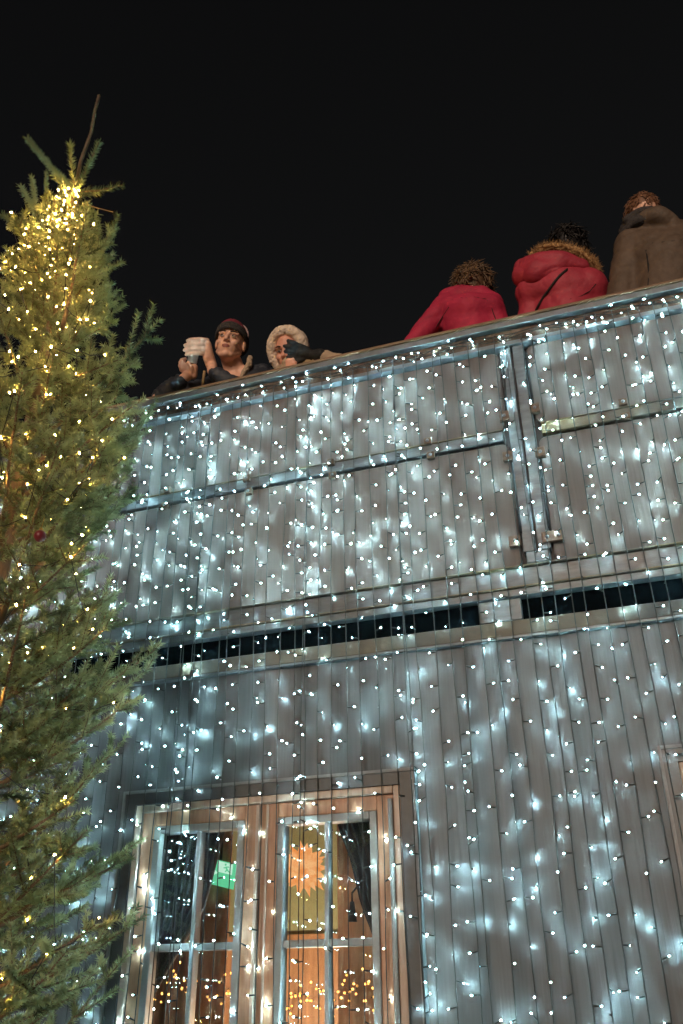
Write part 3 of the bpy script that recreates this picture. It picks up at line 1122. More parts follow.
def make_side(q, dv, l2, rnd, up):
    pts, sd = spray(q, dv, l2, up, 1, rnd)
    m_ = len(pts)
    stem.tube(pts, [0.0030 + (0.0014 - 0.0030) * i / (m_ - 1) for i in range(m_)], 4)
    for i in range(m_ - 1):
        shoot(pts[i], pts[i + 1], 0.0190)
    if rnd.random() < .5:
        limb_pts.append(pts[m_ // 2].copy())
    if l2 > 0.18 and rnd.random() < 0.6:
        s2 = 0.045
        while s2 < l2 - 0.03:
            i = min(int(s2 / l2 * (m_ - 1)), m_ - 2)
            q2 = pts[i]
            ax2 = (pts[i + 1] - pts[i]).normalized()
            sd2 = ax2.cross(up)
            if sd2.length < 0.2:
                sd2 = ax2.orthogonal()
            sd2.normalize()
            for sg2 in (-1, 1):
                l3 = min(0.03 + 0.4 * (l2 - s2), 0.11) * rnd.uniform(0.7, 1.2)
                an = R_(rnd.uniform(40, 55))
                d3 = (ax2 * math.cos(an) + sd2 * sg2 * math.sin(an) + Vector((0, 0, rnd.gauss(0.05, 0.12)))).normalized()
                shoot(q2, q2 + d3 * l3, 0.0180)
            s2 += rnd.uniform(0.065, 0.10)


rnd = random.Random(5)
# trunk and leader
ld = [Vector((TX, TY, TTOP)), apex.lerp(tipv, 0.3) + Vector((-0.012, 0, 0)), apex.lerp(tipv, 0.6) + Vector((0.008, 0, 0)), apex.lerp(tipv, 0.85) - Vector((.002, 0, 0)), tipv]
tk = MB()
tp = [(TX + 0.015 * math.sin(z * 2.1), TY + 0.012 * math.sin(z * 1.7), z) for z in np.linspace(-0.02, TTOP - 0.05, 24)]
tk.tube(tp + [ld[0]], [0.075 + (0.011 - 0.075) * i / 24 for i in range(25)], 12)
tk.tube(ld, [0.010, 0.0085, 0.0075, 0.007, 0.0085], 8)
tk.build('trunk', M['bark'], fir, smooth=True)
for i in range(len(ld) - 1):
    for _k in range(2):
        shoot(ld[i], ld[i + 1], 0.0105)
# crown shoots at the very tip
for px, py, r in ((27, 138, .021), (70, 143, .023), (99, 142, .021), (123, 185, .020), (21, 187, .021), (32, 178, .018), (2, 215, .021), (46, 172, .016)):
    base = Vector((TX, TY, TTOP)) if py < 170 or px > 100 else P(48 + random.uniform(-8, 8), 240, TY)
    tip = P(px, py, TY + random.uniform(-0.12, 0.12))
    mid = base.lerp(tip, 0.5) + Vector((0, 0, -0.015))
    for a, b_ in ((base, mid), (mid, tip)):
        shoot(a, b_, r)
    stem.tube([base, mid, tip], 0.004, 5, taper=0.003)
# whorls
z = TTOP - 0.10
a0 = 0.0
while z > 0.35:
    h = TTOP - z
    L = float(np.interp(h, [0, 0.1, 0.3, 0.6, 1.0, 3.0], [0.08, 0.12, 0.24, 0.42, 0.56, 0.98]))
    nb = 5
    a0 += 0.6
    for k in range(nb):
        an = a0 + 2 * math.pi * k / nb + rnd.gauss(0, 0.14)
        el = R_(np.interp(h, [0, 0.6, 1.5, 3.0, 4.5], [62, 52, 40, 26, 12]) + rnd.gauss(0, 5))
        l = L * rnd.uniform(0.78, 1.1)
        d = Vector((math.cos(an) * math.cos(el), math.sin(an) * math.cos(el), math.sin(el)))
        base = Vector((TX + 0.015 * math.sin(z * 2.1), TY + 0.012 * math.sin(z * 1.7), z + rnd.uniform(-0.05, 0.05)))
        # keep clear of the facade and inside the crown's own outline
        for _ in range(30):
            tip = base + d * l + Vector((0, 0, 0.05 * l))
            tx_, ty_ = project(tip)
            if tip.y > -0.20 or (tx_ > sil(ty_) - 12):
                l *= 0.93
            else:
                break
        if l > 0.07:
            branch(base, d, l, rnd, dens=1.0, bare=0.12 if h < 1 else 0.3)
    z -= 0.14 if h < 0.8 else 0.28
# the boughs whose tips make the outline against the sky and the facade
for bx, by, px, py, y in ((62, 330, 88, 205, -1.35), (40, 440, 160, 320, -0.95), (30, 470, 138, 357, -1.0), (20, 545, 153, 411, -0.75),
                          (30, 560, 110, 440, -1.2), (10, 600, 140, 440, -0.8), (25, 580, 131, 470, -0.85), (5, 690, 120, 590, -0.8), (-5, 705, 118, 618, -1.0),
                          (0, 760, 155, 650, -0.8), (-10, 790, 130, 700, -0.9), (-10, 880, 98, 765, -0.95), (-30, 900, 90, 830, -0.8),
                          (-30, 930, 128, 858, -0.8), (-10, 1010, 146, 915, -0.85), (20, 1080, 120, 960, -0.7), (68, 300, 116, 228, -0.95), (66, 310, 114, 254, -0.9), (58, 350, 112, 283, -0.9), (30, 520, 149, 428, -0.7), (20, 590, 136, 488, -0.7), (0, 700, 126, 602, -0.65), (10, 770, 150, 668, -0.65), (-10, 930, 132, 846, -0.7), (0, 850, 128, 735, -0.7), (20, 500, 145, 398, -1.1), (-40, 1010, 95, 925, -1.2),
                          (-20, 860, 75, 800, -1.2), (-20, 640, 85, 545, -1.3), (50, 385, 118, 360, -1.2), (55, 320, 100, 290, -1.0)):
    tip = P(px, py, y)
    base = P(bx, by, (TY * 2 + y) / 3)
    v = tip - base
    branch(base, v - Vector((0, 0, 0.05 * v.length)), v.length * 0.98, rnd, dens=1.0, bare=0.22, end=tip)
stem.build('limb', M['twig'], fir, smooth=True)
# bare twig near the top
bt = MB()
bt.tube([P(84, 204, TY), P(97, 208, TY), P(113, 212, TY)], 0.003, 5, taper=0.0016)
bt.build('bare_twig', M['twig'], fir)

A = np.array(seg_a); B = np.array(seg_b); RR = np.array(seg_r)
Ls = np.linalg.norm(B - A, axis=1)
cnt = np.maximum(3, (Ls * 1150).astype(int))
idx = np.repeat(np.arange(len(A)), cnt)
N = len(idx)
t = RNG.random(N)
ax = ((B - A) / Ls[:, None])[idx]
base = A[idx] + (B - A)[idx] * t[:, None]
rv = RNG.normal(size=(N, 3))
rv -= (rv * ax).sum(1)[:, None] * ax
rv /= np.linalg.norm(rv, axis=1)[:, None]
nd = ax * RNG.uniform(0.30, 0.85, N)[:, None] + rv
nd[:, 2] += 0.12
nd /= np.linalg.norm(nd, axis=1)[:, None]
ln = RR[idx] * RNG.uniform(0.85, 1.3, N)
sd = np.cross(nd, ax)
sd /= np.linalg.norm(sd, axis=1)[:, None] + 1e-9
tw_ = RNG.normal(0, 0.5, N)[:, None]
sd = sd + np.cross(nd, sd) * tw_
sd /= np.linalg.norm(sd, axis=1)[:, None]
hw = 0.0024
V = np.empty((N, 3, 3))
V[:, 0] = base + sd * hw
V[:, 1] = base - sd * hw
V[:, 2] = base + nd * ln[:, None]
me = bpy.data.meshes.new('crown')
me.vertices.add(N * 3)
me.vertices.foreach_set('co', V.reshape(-1).astype(np.float32))
me.loops.add(N * 3)
me.loops.foreach_set('vertex_index', np.arange(N * 3, dtype=np.int32))
me.polygons.add(N)
me.polygons.foreach_set('loop_start', np.arange(0, N * 3, 3, dtype=np.int32))
tone = RNG.random(len(A)).astype(np.float32)
at_ = me.attributes.new('tone', 'FLOAT', 'FACE')
at_.data.foreach_set('value', np.clip(tone[idx] * 0.85 + 0.15 * (RNG.random(N) ** 1.0), 0, 1).astype(np.float32))
me.materials.append(M['needle'])
me.update(calc_edges=True)
link(bpy.data.objects.new('crown', me), fir)
print('needles', N)


# fairy lights on the tree
def tree_strand(pts, label):
    # order by height with a nearest-neighbour walk so the cable runs from bough to bough
    pts = [Vector(p) for p in pts]
    pts.sort(key=lambda p: -p.z)
    left = pts[:]
    cur = left.pop(0)
    order = [cur]
    while left:
        j = min(range(len(left)), key=lambda i: (left[i] - cur).length + 0.25 * (cur.z - left[i].z < -0.1))
        cur = left.pop(j)
        order.append(cur)
    root = empty('warm_light_string', order[0])
    tag(root, label, 'string lights', 'warm fairy light strings on the fir')
    w = MB()
    run = [order[0]]
    for a, b_ in zip(order[:-1], order[1:]):
        if (a - b_).length < 0.35:
            mid = a.lerp(b_, 0.5) - Vector((0, 0, 0.12 * (a - b_).length))
            run += [mid, b_]
        else:
            if len(run) > 1:
                w.tube(run, 0.0017, 4)
            run = [b_]
    if len(run) > 1:
        w.tube(run, 0.0017, 4)
    w.build('wire', M['wire'], root)
    for p in order:
        d = Vector((random.gauss(0, 1), random.gauss(-0.3, 1), random.gauss(0, 1))).normalized()
        add_bulb(WARM, p - d * 0.02, d, root)


tip_pts = []
for i in range(58):
    tt = (i / 57) ** 1.1
    z = TTOP - 0.02 - 0.36 * tt
    an = i * 1.05
    r = 0.030 + 0.05 * tt + random.uniform(-.010, .02)
    tip_pts.append((TX + r * math.cos(an), TY - 0.03 - 0.03 * tt + r * math.sin(an), z + random.uniform(-.02, .02)))
tree_strand(tip_pts, 'warm fairy lights wound tightly just below the tip of the fir')


def pick(y0, y1, n, fmax, seed):
    r = random.Random(seed)
    out = []
    cand = [p for p in limb_pts if y0 < project(p)[1] < y1]
    r.shuffle(cand)
    # mostly on the side the path sees: outer, camera-side boughs
    cand.sort(key=lambda p: -(0.5 * (TY - p.y) + r.random()))
    for p in cand:
        if len(out) >= n:
            break
        px, py = project(p)
        if px < -60 or px > sil(py) - 14:
            continue
        if all((p - q).length > fmax for q in out):
            out.append(p + Vector((r.gauss(0, .012), -0.030 + r.gauss(0, .012), 0.004 + r.gauss(0, .012))))
    return out


tree_strand(pick(215, 285, 90, 0.028, 1), 'warm fairy lights thickly spread over the uppermost boughs of the fir, below the tip')
tree_strand(pick(285, 380, 84, 0.038, 4), 'warm fairy lights on the upper boughs of the fir, higher than the terrace rail')
tree_strand(pick(380, 560, 66, 0.06, 2), 'warm fairy lights on the middle boughs of the fir, level with the parapet')
tree_strand(pick(560, 1060, 58, 0.10, 3), 'sparse warm fairy lights on the lowest boughs of the fir, near the window')

# bauble
bc = P(40, 536, -1.55)
bl = empty('bauble', bc)
tag(bl, 'small dark red bauble hanging among the middle boughs of the fir', 'bauble')
q = MB()
q.ell(bc, (0.017, 0.017, 0.018), nu=18, nv=12)
q.build('ball', M['bauble'], bl, smooth=True)
q = MB()
q.tube([bc + Vector((0, 0, .016)), bc + Vector((0, 0, .024))], 0.006, 8)
q.tube([bc + Vector((0, 0, .024)), bc + Vector((0.004, 0, .06))], 0.001, 5)
q.build('hook', M['brass'], bl)

# ------------------------------------------------------------------ bulbs added inside the room in place of warm reflections on the panes
for lab, path, n in (('amber bulbs standing in for warm reflections, bunched behind the right window sash', [(286, 1003), (305, 992), (330, 999), (352, 990), (375, 998)], 52),
                     ('amber bulbs standing in for warm reflections, scattered behind the left window sash', [(158, 1000), (172, 975), (195, 985), (220, 995), (238, 975)], 34)):
    P0 = P(path[0][0], path[0][1], 0.34)
    root = empty('warm_light_string', P0)
    tag(root, lab, 'string lights', 'amber bulbs standing in for window reflections')
    run = []
    pos = []
    for i in range(n):
        k = i / (n - 1) * (len(path) - 1)
        j = min(int(k), len(path) - 2)
        px = path[j][0] + (path[j + 1][0] - path[j][0]) * (k - j)
        py = path[j][1] + (path[j + 1][1] - path[j][1]) * (k - j)
        pos.append(P(px + random.gauss(0, 4), py + random.gauss(0, 7), 0.34 + random.uniform(-0.04, 0.06)))
    w = MB()
    w.tube(pos, 0.0010, 4)
    w.build('wire', M['copper'], root)
    for p in pos:
        d = Vector((random.gauss(0, 1), random.gauss(-0.8, 1), random.gauss(0, 1))).normalized()
        add_bulb(AMB, p, d, root)


# ------------------------------------------------------------------ people
def frame(fwd, up):
    f = Vector(fwd).normalized()
    u = Vector(up)
    u = (u - f * u.dot(f)).normalized()
    s = u.cross(f).normalized()          # image right when the face looks at the viewer
    return s, f, u


def rotm(s, f, u):
    return Matrix((s, f, u)).transposed()


def head_prims(mb, c, s, f, u, k=1.0, face=True):
    c = Vector(c)

    def L(a, b, d):
        return c + (s * a + f * b + u * d) * k
    Rm = rotm(s, f, u)

    def E(a, b, d, ra, rb, rd):
        mb.ell(L(a, b, d), (ra * k, rb * k, rd * k), Rm, nu=20, nv=14)
    E(0, -0.012, 0.025, 0.075, 0.094, 0.093)
    E(0, 0.022, -0.045, 0.059, 0.066, 0.073)
    if face:
        E(0, 0.054, -0.096, 0.027, 0.030, 0.021)
        mb.cap(L(0, 0.082, 0.012), 0.008 * k, L(0, 0.103, -0.024), 0.0115 * k)
        for q in (-1, 1):
            E(q * 0.011, 0.092, -0.028, 0.008, 0.010, 0.007)
            mb.cap(L(q * 0.012, 0.083, 0.026), 0.009 * k, L(q * 0.048, 0.066, 0.026), 0.010 * k)
            E(q * 0.038, 0.056, -0.026, 0.024, 0.026, 0.022)
            mb.cap(L(q * 0.052, 0.005, -0.055), 0.020 * k, L(q * 0.022, 0.050, -0.092), 0.020 * k)
        E(0, 0.083, -0.052, 0.022, 0.010, 0.0065)
        E(0, 0.080, -0.064, 0.019, 0.010, 0.0070)
    for q in (-1, 1):
        E(q * 0.077, -0.008, -0.005, 0.009, 0.020, 0.031)
    return L


def face_parts(L, k, s, f, u, parent, body, look=(0, 0)):
    """eyes and brows; lips painted on the one body mesh"""
    Rm = rotm(s, f, u)
    for q in (-1, 1):
        e = MB()
        c = L(q * 0.030, 0.0715, 0.006)
        e.ell(c, (0.0125 * k, 0.0100 * k, 0.0070 * k), Rm, nu=14, nv=10, mi=0)
        e.ell(c + (f * 0.0072 + s * look[0] + u * look[1]) * k, (0.0058 * k, 0.004 * k, 0.0058 * k), Rm, nu=12, nv=8, mi=1)
        e.build('eye', [M['eye'], M['iris']], parent, smooth=True)
        b = MB()
        b.tube([L(q * 0.013, 0.0915, 0.027), L(q * 0.030, 0.0855, 0.033), L(q * 0.050, 0.072, 0.028)], 0.0042 * k, 6, taper=0.003 * k)
        b.build('eyebrow', M['socket'], parent, smooth=True)
    lc = L(0, 0.088, -0.058)
    me = body.data
    lid = [L(q * 0.030, 0.074, 0.010) for q in (-1, 1)]
    for p in me.polygons:
        d = p.center - lc
        a, b_, c_ = d.dot(s), d.dot(f), d.dot(u)
        if abs(a) < 0.022 * k and abs(c_) < 0.011 * k * (1 - (a / (0.026 * k)) ** 2) and b_ > -0.02 * k:
            p.material_index = 1


def legs(mb, hip, side, knee_f=0.0):
    """pelvis and legs down to the deck"""
    hip = Vector(hip)
    side = Vector(side).normalized()
    fw = Vector((0, 0, 1)).cross(side)
    mb.cap(hip + side * 0.06, 0.13, hip - side * 0.06, 0.13)
    for q in (-1, 1):
        h = hip + side * (0.095 * q)
        foot = Vector((h.x + side.x * 0.03 * q, h.y + side.y * 0.03 * q, DECK + 0.055))
        kn = h.lerp(foot, 0.52) + fw * 0.02
        mb.chain([(h, 0.092), (kn, 0.062), (foot, 0.045)])
        mb.cap(foot - Vector((0, 0, 0.012)), 0.043, foot + fw * 0.15 - Vector((0, 0, 0.020)), 0.035)


def hairs(name, roots, dirs, lens, width, m, parent, droop=0.0):
    """many fine tapering strands, one mesh"""
    vs, fs = [], []
    for p, d, l in zip(roots, dirs, lens):
        d = Vector(d).normalized()
        sd_ = d.cross(Vector((random.gauss(0, 1), random.gauss(0, 1), random.gauss(0, 1))))
        sd_.normalize()
        p = Vector(p)
        m1 = p + d * l * 0.5
        m2 = p + d * l + Vector((0, 0, -droop * l))
        b0_ = len(vs)
        vs += [p + sd_ * width, p - sd_ * width, m1 + sd_ * width * 0.8, m1 - sd_ * width * 0.8, m2]
        fs += [(b0_, b0_ + 1, b0_ + 3, b0_ + 2), (b0_ + 2, b0_ + 3, b0_ + 4)]
    return mesh_obj(name, vs, fs, m, parent)


def sphere_dirs(n, rnd_):
    out = []
    for _ in range(n):
        v = Vector((rnd_.gauss(0, 1), rnd_.gauss(0, 1), rnd_.gauss(0, 1)))
        out.append(v.normalized())
    return out


def person(label, loc):
    o = empty('person', (loc[0], loc[1], DECK))
    return tag(o, label, 'person', 'people leaning on the terrace rail')


def to_cam(p):
    return (Vector(CAM) - Vector(p)).normalized()


# ---- man with the beanie holding a cup
hc = P(230.5, 344, 0.16)
pr = person('man in a maroon beanie and dark puffer jacket holding a cup and looking up', hc)
tcv = to_cam(hc)
s, f, u = frame(tcv - IM_R * 0.20 + IM_U * 0.52, IM_U + IM_R * 0.10)
K = 1.04
body = MB()
L = head_prims(body, hc, s, f, u, K)
nb_ = P(236, 374, 0.26)
body.cap(L(0, -0.02, -0.06), 0.056, nb_, 0.062)
chest = Vector((nb_.x + 0.0, 0.30, Z_RAIL - 0.10))
hip = Vector((nb_.x + 0.02, 0.34, DECK + 0.90))
shR = P(213, 390, 0.26)     # viewer's left shoulder
shL = P(262, 379, 0.30)
body.chain([(nb_, 0.06), (chest, 0.13), (hip, 0.13)])
body.cap(shR, 0.055, nb_, 0.06); body.cap(shL, 0.055, nb_, 0.06)
legs(body, hip, (1, 0, 0))
# arms
elR, wrR = P(160, 398, 0.02), P(184, 378, -0.02)
elL, wrL = P(243, 391, 0.04), P(212, 371, -0.015)
body.chain([(shR, 0.05), (elR, 0.043), (wrR, 0.027)])
body.chain([(shL, 0.05), (elL, 0.043), (wrL, 0.027)])
# local picture frame at the cup
cupc = P(193.5, 360, -0.01)
wv = to_cam(cupc)
uv = (IM_R - wv * IM_R.dot(wv)).normalized()
vv = wv.cross(uv)
if vv.dot(IM_U) < 0:
    vv = -vv
pxm = (P(194.5, 360, -0.01) - cupc).length      # metres per pixel there


def H(px, py, w=0.0):
    return cupc + uv * ((px - 193.5) * pxm) + vv * ((360 - py) * pxm) + wv * w


# upper hand (his left): heel of the palm at the right, fingers wrapped leftwards round the cup
body.chain([(wrL, 0.027), (H(209, 364, 0.018), 0.028), (H(206.5, 355, 0.026), 0.026), (H(205.5, 347, 0.024), 0.022)])
body.cap(H(207.5, 365, 0.022), 0.024, H(204, 358, 0.036), 0.018)
for i, (yk, x_tip, rr) in enumerate(((342.8, 189.0, .0112), (346.6, 186.8, .0118), (350.6, 186.2, .0116), (354.4, 187.5, .0106))):
    k0 = H(205.5, yk + 0.8, 0.020)
    k1 = H(199.5, yk, 0.050)
    k2 = H(191.5, yk + 0.4, 0.052)
    k3 = H(x_tip, yk + 1.2, 0.026)
    body.chain([(k0, rr * 1.18), (k1, rr * 1.1), (k2, rr), (k3, rr * 0.85)])
body.chain([(H(205, 358, 0.030), 0.0145), (H(203, 349, 0.0), 0.0115), (H(199, 343.5, -0.02), 0.0095)])   # thumb behind the cup
# lower hand (his right): palm under the cup, thumb up its front, fingers round the far side
body.chain([(wrR, 0.027), (H(188.5, 373, 0.012), 0.029), (H(189.5, 366.5, 0.014), 0.026)])
body.cap(H(193, 373, 0.018), 0.022, H(194, 366, 0.016), 0.020)
for i, (xk, yt) in enumerate(((183.5, 360.5), (182.3, 362.5), (181.8, 365), (182.5, 368))):
    rr = (.0098, .0102, .0098, .0088)[i]
    body.chain([(H(188 + i * 0.6, 366 + i * 1.7, 0.026 - i * .002), rr * 1.15), (H(xk + 0.5, yt + 0.8, 0.034 - .004 * i), rr * 1.05),
                (H(xk, yt - 0.6, 0.008 - .004 * i), rr), (H(xk + 3.4, yt - 1.6, -0.016), rr * 0.85)])
body.chain([(H(192, 370, 0.030), 0.0135), (H(191.2, 365.5, 0.041), 0.0112), (H(189.0, 362.0, 0.045), 0.0095)])   # thumb
bo = body.fuse('body', [M['skin'], M['lip']], pr, 0.0042, 3)
face_parts(L, K, s, f, u, pr, bo, look=(-0.003, 0.003))
# beanie
hat = MB()
Rm = rotm(s, f, u)
n, k_ = 30, 12
vs, fs, mi = [], [], []
tilt = -0.30
for j in range(k_ + 1):
    th_ = (math.pi / 2 + 0.18) * (1 - j / k_)
    for i in range(n):
        ph = 2 * math.pi * i / n
        v = Vector((0.085 * math.sin(th_) * math.cos(ph), 0.105 * math.sin(th_) * math.sin(ph), 0.090 * math.cos(th_)))
        v.z += -v.y * tilt - 0.0
        vs.append(L(v.x, v.y - 0.016, v.z + 0.032))
for j in range(k_):
    for i in range(n):
        fs.append((j * n + i, j * n + (i + 1) % n, (j + 1) * n + (i + 1) % n, (j + 1) * n + i))
hat.add(vs, fs)
ho = hat.build('beanie', M['maroon'], pr, smooth=True)
sdm = ho.modifiers.new('thickness', 'SOLIDIFY'); sdm.thickness = 0.006
cuff = MB()
for zoff, rr in ((0.0, 0.011), (0.013, 0.011), (0.026, 0.010)):
    ring = []
    for i in range(33):
        ph = 2 * math.pi * i / 32
        x_, y_ = (0.0845 - zoff * .06) * math.cos(ph), (0.105 - zoff * .08) * math.sin(ph)
        ring.append(L(x_, y_ - 0.016, 0.032 + zoff - y_ * tilt - 0.008))
    cuff.tube(ring, rr * K, 8, cap=False)
cuff.build('beanie_cuff', M['grey_knit'], ho, smooth=True)
stp = MB()
ring = []
for i in range(12):
    th_ = R_(8 + 80 * i / 11)
    v = Vector((0.0885 * math.sin(th_) * 0.98, 0.02 * math.sin(th_), 0.094 * math.cos(th_)))
    ring.append(L(v.x, v.y - 0.016, v.z - v.y * tilt + 0.036))
stp.tube(ring, 0.010, 8)
stp.build('beanie_stripe', M['pale_knit'], ho, smooth=True)
# jacket
jk = MB()
jk.chain([(nb_ + Vector((0, .03, -.03)), 0.085), (chest, 0.175), (hip + Vector((0, 0, .02)), 0.175)])
jk.cap(shR, 0.085, chest + Vector((-.03, 0, 0.02)), 0.14); jk.cap(shL, 0.09, chest + Vector((.04, 0, 0.02)), 0.15)
jk.cap(shR, 0.08, nb_ + Vector((-.02, .03, -.02)), 0.075); jk.cap(shL, 0.08, nb_ + Vector((.03, .03, -.01)), 0.075)


def puffer(mb, a, b, ra, rb, n):
    a, b = Vector(a), Vector(b)
    for i in range(n):
        t0 = (i + 0.5) / n
        c = a.lerp(b, t0)
        r = ra + (rb - ra) * t0
        d = (b - a).normalized()
        q = d.to_track_quat('Z', 'Y').to_matrix()
        mb.ell(c, (r, r, (b - a).length / n * 0.95), q)


puffer(jk, shR, elR, 0.078, 0.066, 5); puffer(jk, elR, wrR.lerp(elR, 0.05), 0.064, 0.046, 5)
jk.cap(shR, .06, elR, .05); jk.cap(elR, .05, wrR.lerp(elR, .1), .036)
puffer(jk, shL, elL, 0.080, 0.066, 4); puffer(jk, elL, wrL.lerp(elL, 0.05), 0.064, 0.046, 4)
jk.cap(shL, .06, elL, .05); jk.cap(elL, .05, wrL.lerp(elL, .1), .036)
jk.fuse('puffer_jacket', M['navy'], pr, 0.0085, 2, wrinkle=0.006, wscale=18, seed=1)
col = MB()
for a, b_ in (((222, 372), (229, 379)), ):
    pass
col.chain([(P(215, 370, 0.16), 0.018), (P(222, 377, 0.13), 0.022), (P(236, 382, 0.13), 0.022)])
col.chain([(P(250, 358, 0.24), 0.018), (P(249, 365, 0.18), 0.020), (P(243, 374, 0.12), 0.016), (P(240, 379, 0.11), 0.010)])
col.fuse('fleece_collar', M['cream'], pr, 0.006, 2, wrinkle=.004, wscale=40)
zp = MB()
zp.tube([P(204.5, 371, 0.0), P(203.6, 378, 0.01), P(202.6, 386.5, 0.03)], 0.0075, 8)
zp.build('cord', M['zip'], pr, smooth=True)
tro = MB()
legs(tro, hip, (1, 0, 0))
t2 = MB()
for (co) in (1,):
    h_ = hip
    t2.cap(h_ + Vector((.06, 0, -.02)), 0.15, h_ - Vector((.06, 0, .02)), 0.15)
    for q in (-1, 1):
        a_ = h_ + Vector((0.095 * q, 0, 0)); ft = Vector((a_.x + .03 * q, a_.y, DECK + 0.07))
        t2.chain([(a_, 0.108), (a_.lerp(ft, .52) + Vector((0, .02, 0)), 0.08), (ft, 0.066)])
TROUSERS = t2
t2.fuse('trousers', M['trouser'], pr, 0.012, 2, wrinkle=.006)

# the cup itself rests in both hands
cu = empty('paper_cup', cupc)
tag(cu, 'white paper cup held between both hands of the man in the beanie', 'cup')
q = MB()
ca, cb_ = H(192.2, 362.5, 0.004), H(195, 349, 0.0)
q.tube([ca, ca.lerp(cb_, .02), ca.lerp(cb_, .5), cb_], [0.024, 0.026, 0.027, 0.028], 24)
q.tube([cb_, cb_ + (cb_ - ca).normalized() * 0.006], 0.0295, 24)
q.build('cup_body', M['cup'], cu, smooth=False)

# ---- woman in the cream hood hiding her face behind a black glove
hc2 = P(290, 352, 0.10)
pr = person('woman in a cream fleece hood shielding her face with a black gloved hand', hc2)
tcv = to_cam(hc2)
s, f, u = frame(tcv - IM_R * 0.42 + IM_U * 0.05, IM_U - IM_R * 0.12)
K = 0.98
body = MB()
L = head_prims(body, hc2, s, f, u, K)
nb_ = P(303, 378, 0.20)
body.cap(L(0, -0.02, -0.06), 0.05, nb_, 0.055)
chest = Vector((nb_.x + 0.05, 0.28, Z_RAIL - 0.13))
hip = Vector((nb_.x + 0.06, 0.33, DECK + 0.85))
sh1, sh2 = P(285, 385, 0.24), P(334, 373, 0.28)
body.chain([(nb_, 0.055), (chest, 0.115), (hip, 0.125)])
body.cap(sh1, 0.05, nb_, .05); body.cap(sh2, 0.05, nb_, .05)
legs(body, hip, (1, 0, 0))
el1, wr1 = P(283, 373, 0.14), P(289.0, 370, 0.03)
el2, wr2 = P(345, 366, 0.05), P(321, 355, -0.01)
body.chain([(sh1, .048), (el1, .04), (wr1, .026)])
body.chain([(sh2, .048), (el2, .04), (wr2, .026)])
gl_ = MB()
cupc = P(305, 350, -0.02)
wv = to_cam(cupc); uv = (IM_R - wv * IM_R.dot(wv)).normalized(); vv = wv.cross(uv)
pxm = (P(306, 350, -0.02) - cupc).length


def G_(px, py, w=0.0):
    return cupc + uv * ((px - 309.5) * pxm) + vv * ((349 - py) * pxm) + wv * (w + 0.012)


def glove_hand(mb, fat):
    mb.chain([(wr2, 0.027 + fat), (G_(314, 354, 0.0), 0.029 + fat), (G_(306, 351.5, 0.004), 0.028 + fat)])
    mb.cap(G_(312, 350, 0.0), 0.020 + fat, G_(305, 346.5, 0.004), 0.018 + fat)
    mb.cap(G_(312, 357.5, 0.0), 0.020 + fat, G_(305, 356, 0.004), 0.018 + fat)
    for (bx, by, mx_, my, tx_, ty) in ((304, 345.5, 299.5, 342.6, 294.5, 341.0), (303, 348.5, 297, 346.3, 291.3, 345.6),
                                       (303, 352, 297, 350.6, 292, 350.4), (304, 355.5, 299, 355.2, 294, 355.6)):
        mb.chain([(G_(bx, by, 0.006), 0.0110 + fat), (G_(mx_, my, 0.014), 0.0100 + fat), (G_(tx_, ty, 0.004), 0.0082 + fat)])
    mb.chain([(G_(309, 356.5, 0.012), 0.0135 + fat), (G_(303, 359.5, 0.024), 0.0115 + fat), (G_(297.5, 359.2, 0.02), 0.0095 + fat)])


glove_hand(body, 0.0)
# second hand: a loose fist tucked in the cuff
body.chain([(wr1, .026), (P(290, 369, -0.01), .028), (P(291, 364, -0.005), .024)])
for i in range(4):
    a_ = P(287.2 + i * 2.0, 363.5 - i * 0.3, -0.02)
    body.chain([(a_, .0095), (a_ + IM_U * 0.012 + IM_B * 0.020, .0092), (a_ - IM_U * 0.016 + IM_B * 0.022, .008)])
body.chain([(P(294, 370, -0.01), .012), (P(296, 366, -0.03), .0105), (P(294.5, 362.5, -0.04), .0088)])
bo = body.fuse('body', [M['skin_pink'], M['lip']], pr, 0.0045, 3)
face_parts(L, K, s, f, u, pr, bo)
glove_hand(gl_, 0.0028)
gl_.cap(wr2, 0.034, G_(316, 354.5), 0.033)
gl_.fuse('glove', M['black_cloth'], pr, 0.0045, 2, wrinkle=.001, wscale=60)
hd = MB()
hd.ell(L(0, -0.045, 0.035), (0.098 * K, 0.085 * K, 0.105 * K), rotm(s, f, u), nu=20, nv=14)
ringp = []
for i in range(17):
    a_ = R_(-128 + 256 * i / 16)
    ringp.append((L(0.094 * math.sin(a_), 0.040 - 0.022 * (1 - math.cos(a_)) * .5, 0.008 + 0.108 * math.cos(a_)), (0.033 + 0.002 * math.sin(i * 2.1)) * K))
hd.chain(ringp)
hd.cap(L(-0.06, -0.02, -0.085), 0.035, L(0.06, -0.02, -0.085), 0.04)
hd.fuse('fleece_hood', M['fleece'], pr, 0.006, 2, wrinkle=.003, wscale=60, seed=4)
ct = MB()
ct.chain([(nb_ + Vector((0, .04, -.03)), 0.08), (chest, 0.15), (hip + Vector((0, 0, -.05)), 0.165)])
ct.cap(sh1, .08, chest, .13); ct.cap(sh2, .075, chest, .13)
ct.chain([(sh2, .075), (el2, .058), (wr2.lerp(el2, .18), .041)])
ct.chain([(sh1, .07), (el1, .056), (wr1.lerp(el1, .05), .047)])
ct.cap(P(288.5, 369, 0.03), 0.045, P(290, 364.5, 0.01), 0.045)
ct.fuse('cream_coat', M['cream'], pr, 0.0075, 2, wrinkle=.005, wscale=22, seed=6)
sc_ = MB()
sc_.chain([(P(300, 367, 0.02), .016), (P(306, 362.5, 0.0), .018), (P(313, 363, 0.0), .018), (P(317, 367, .03), .016)])
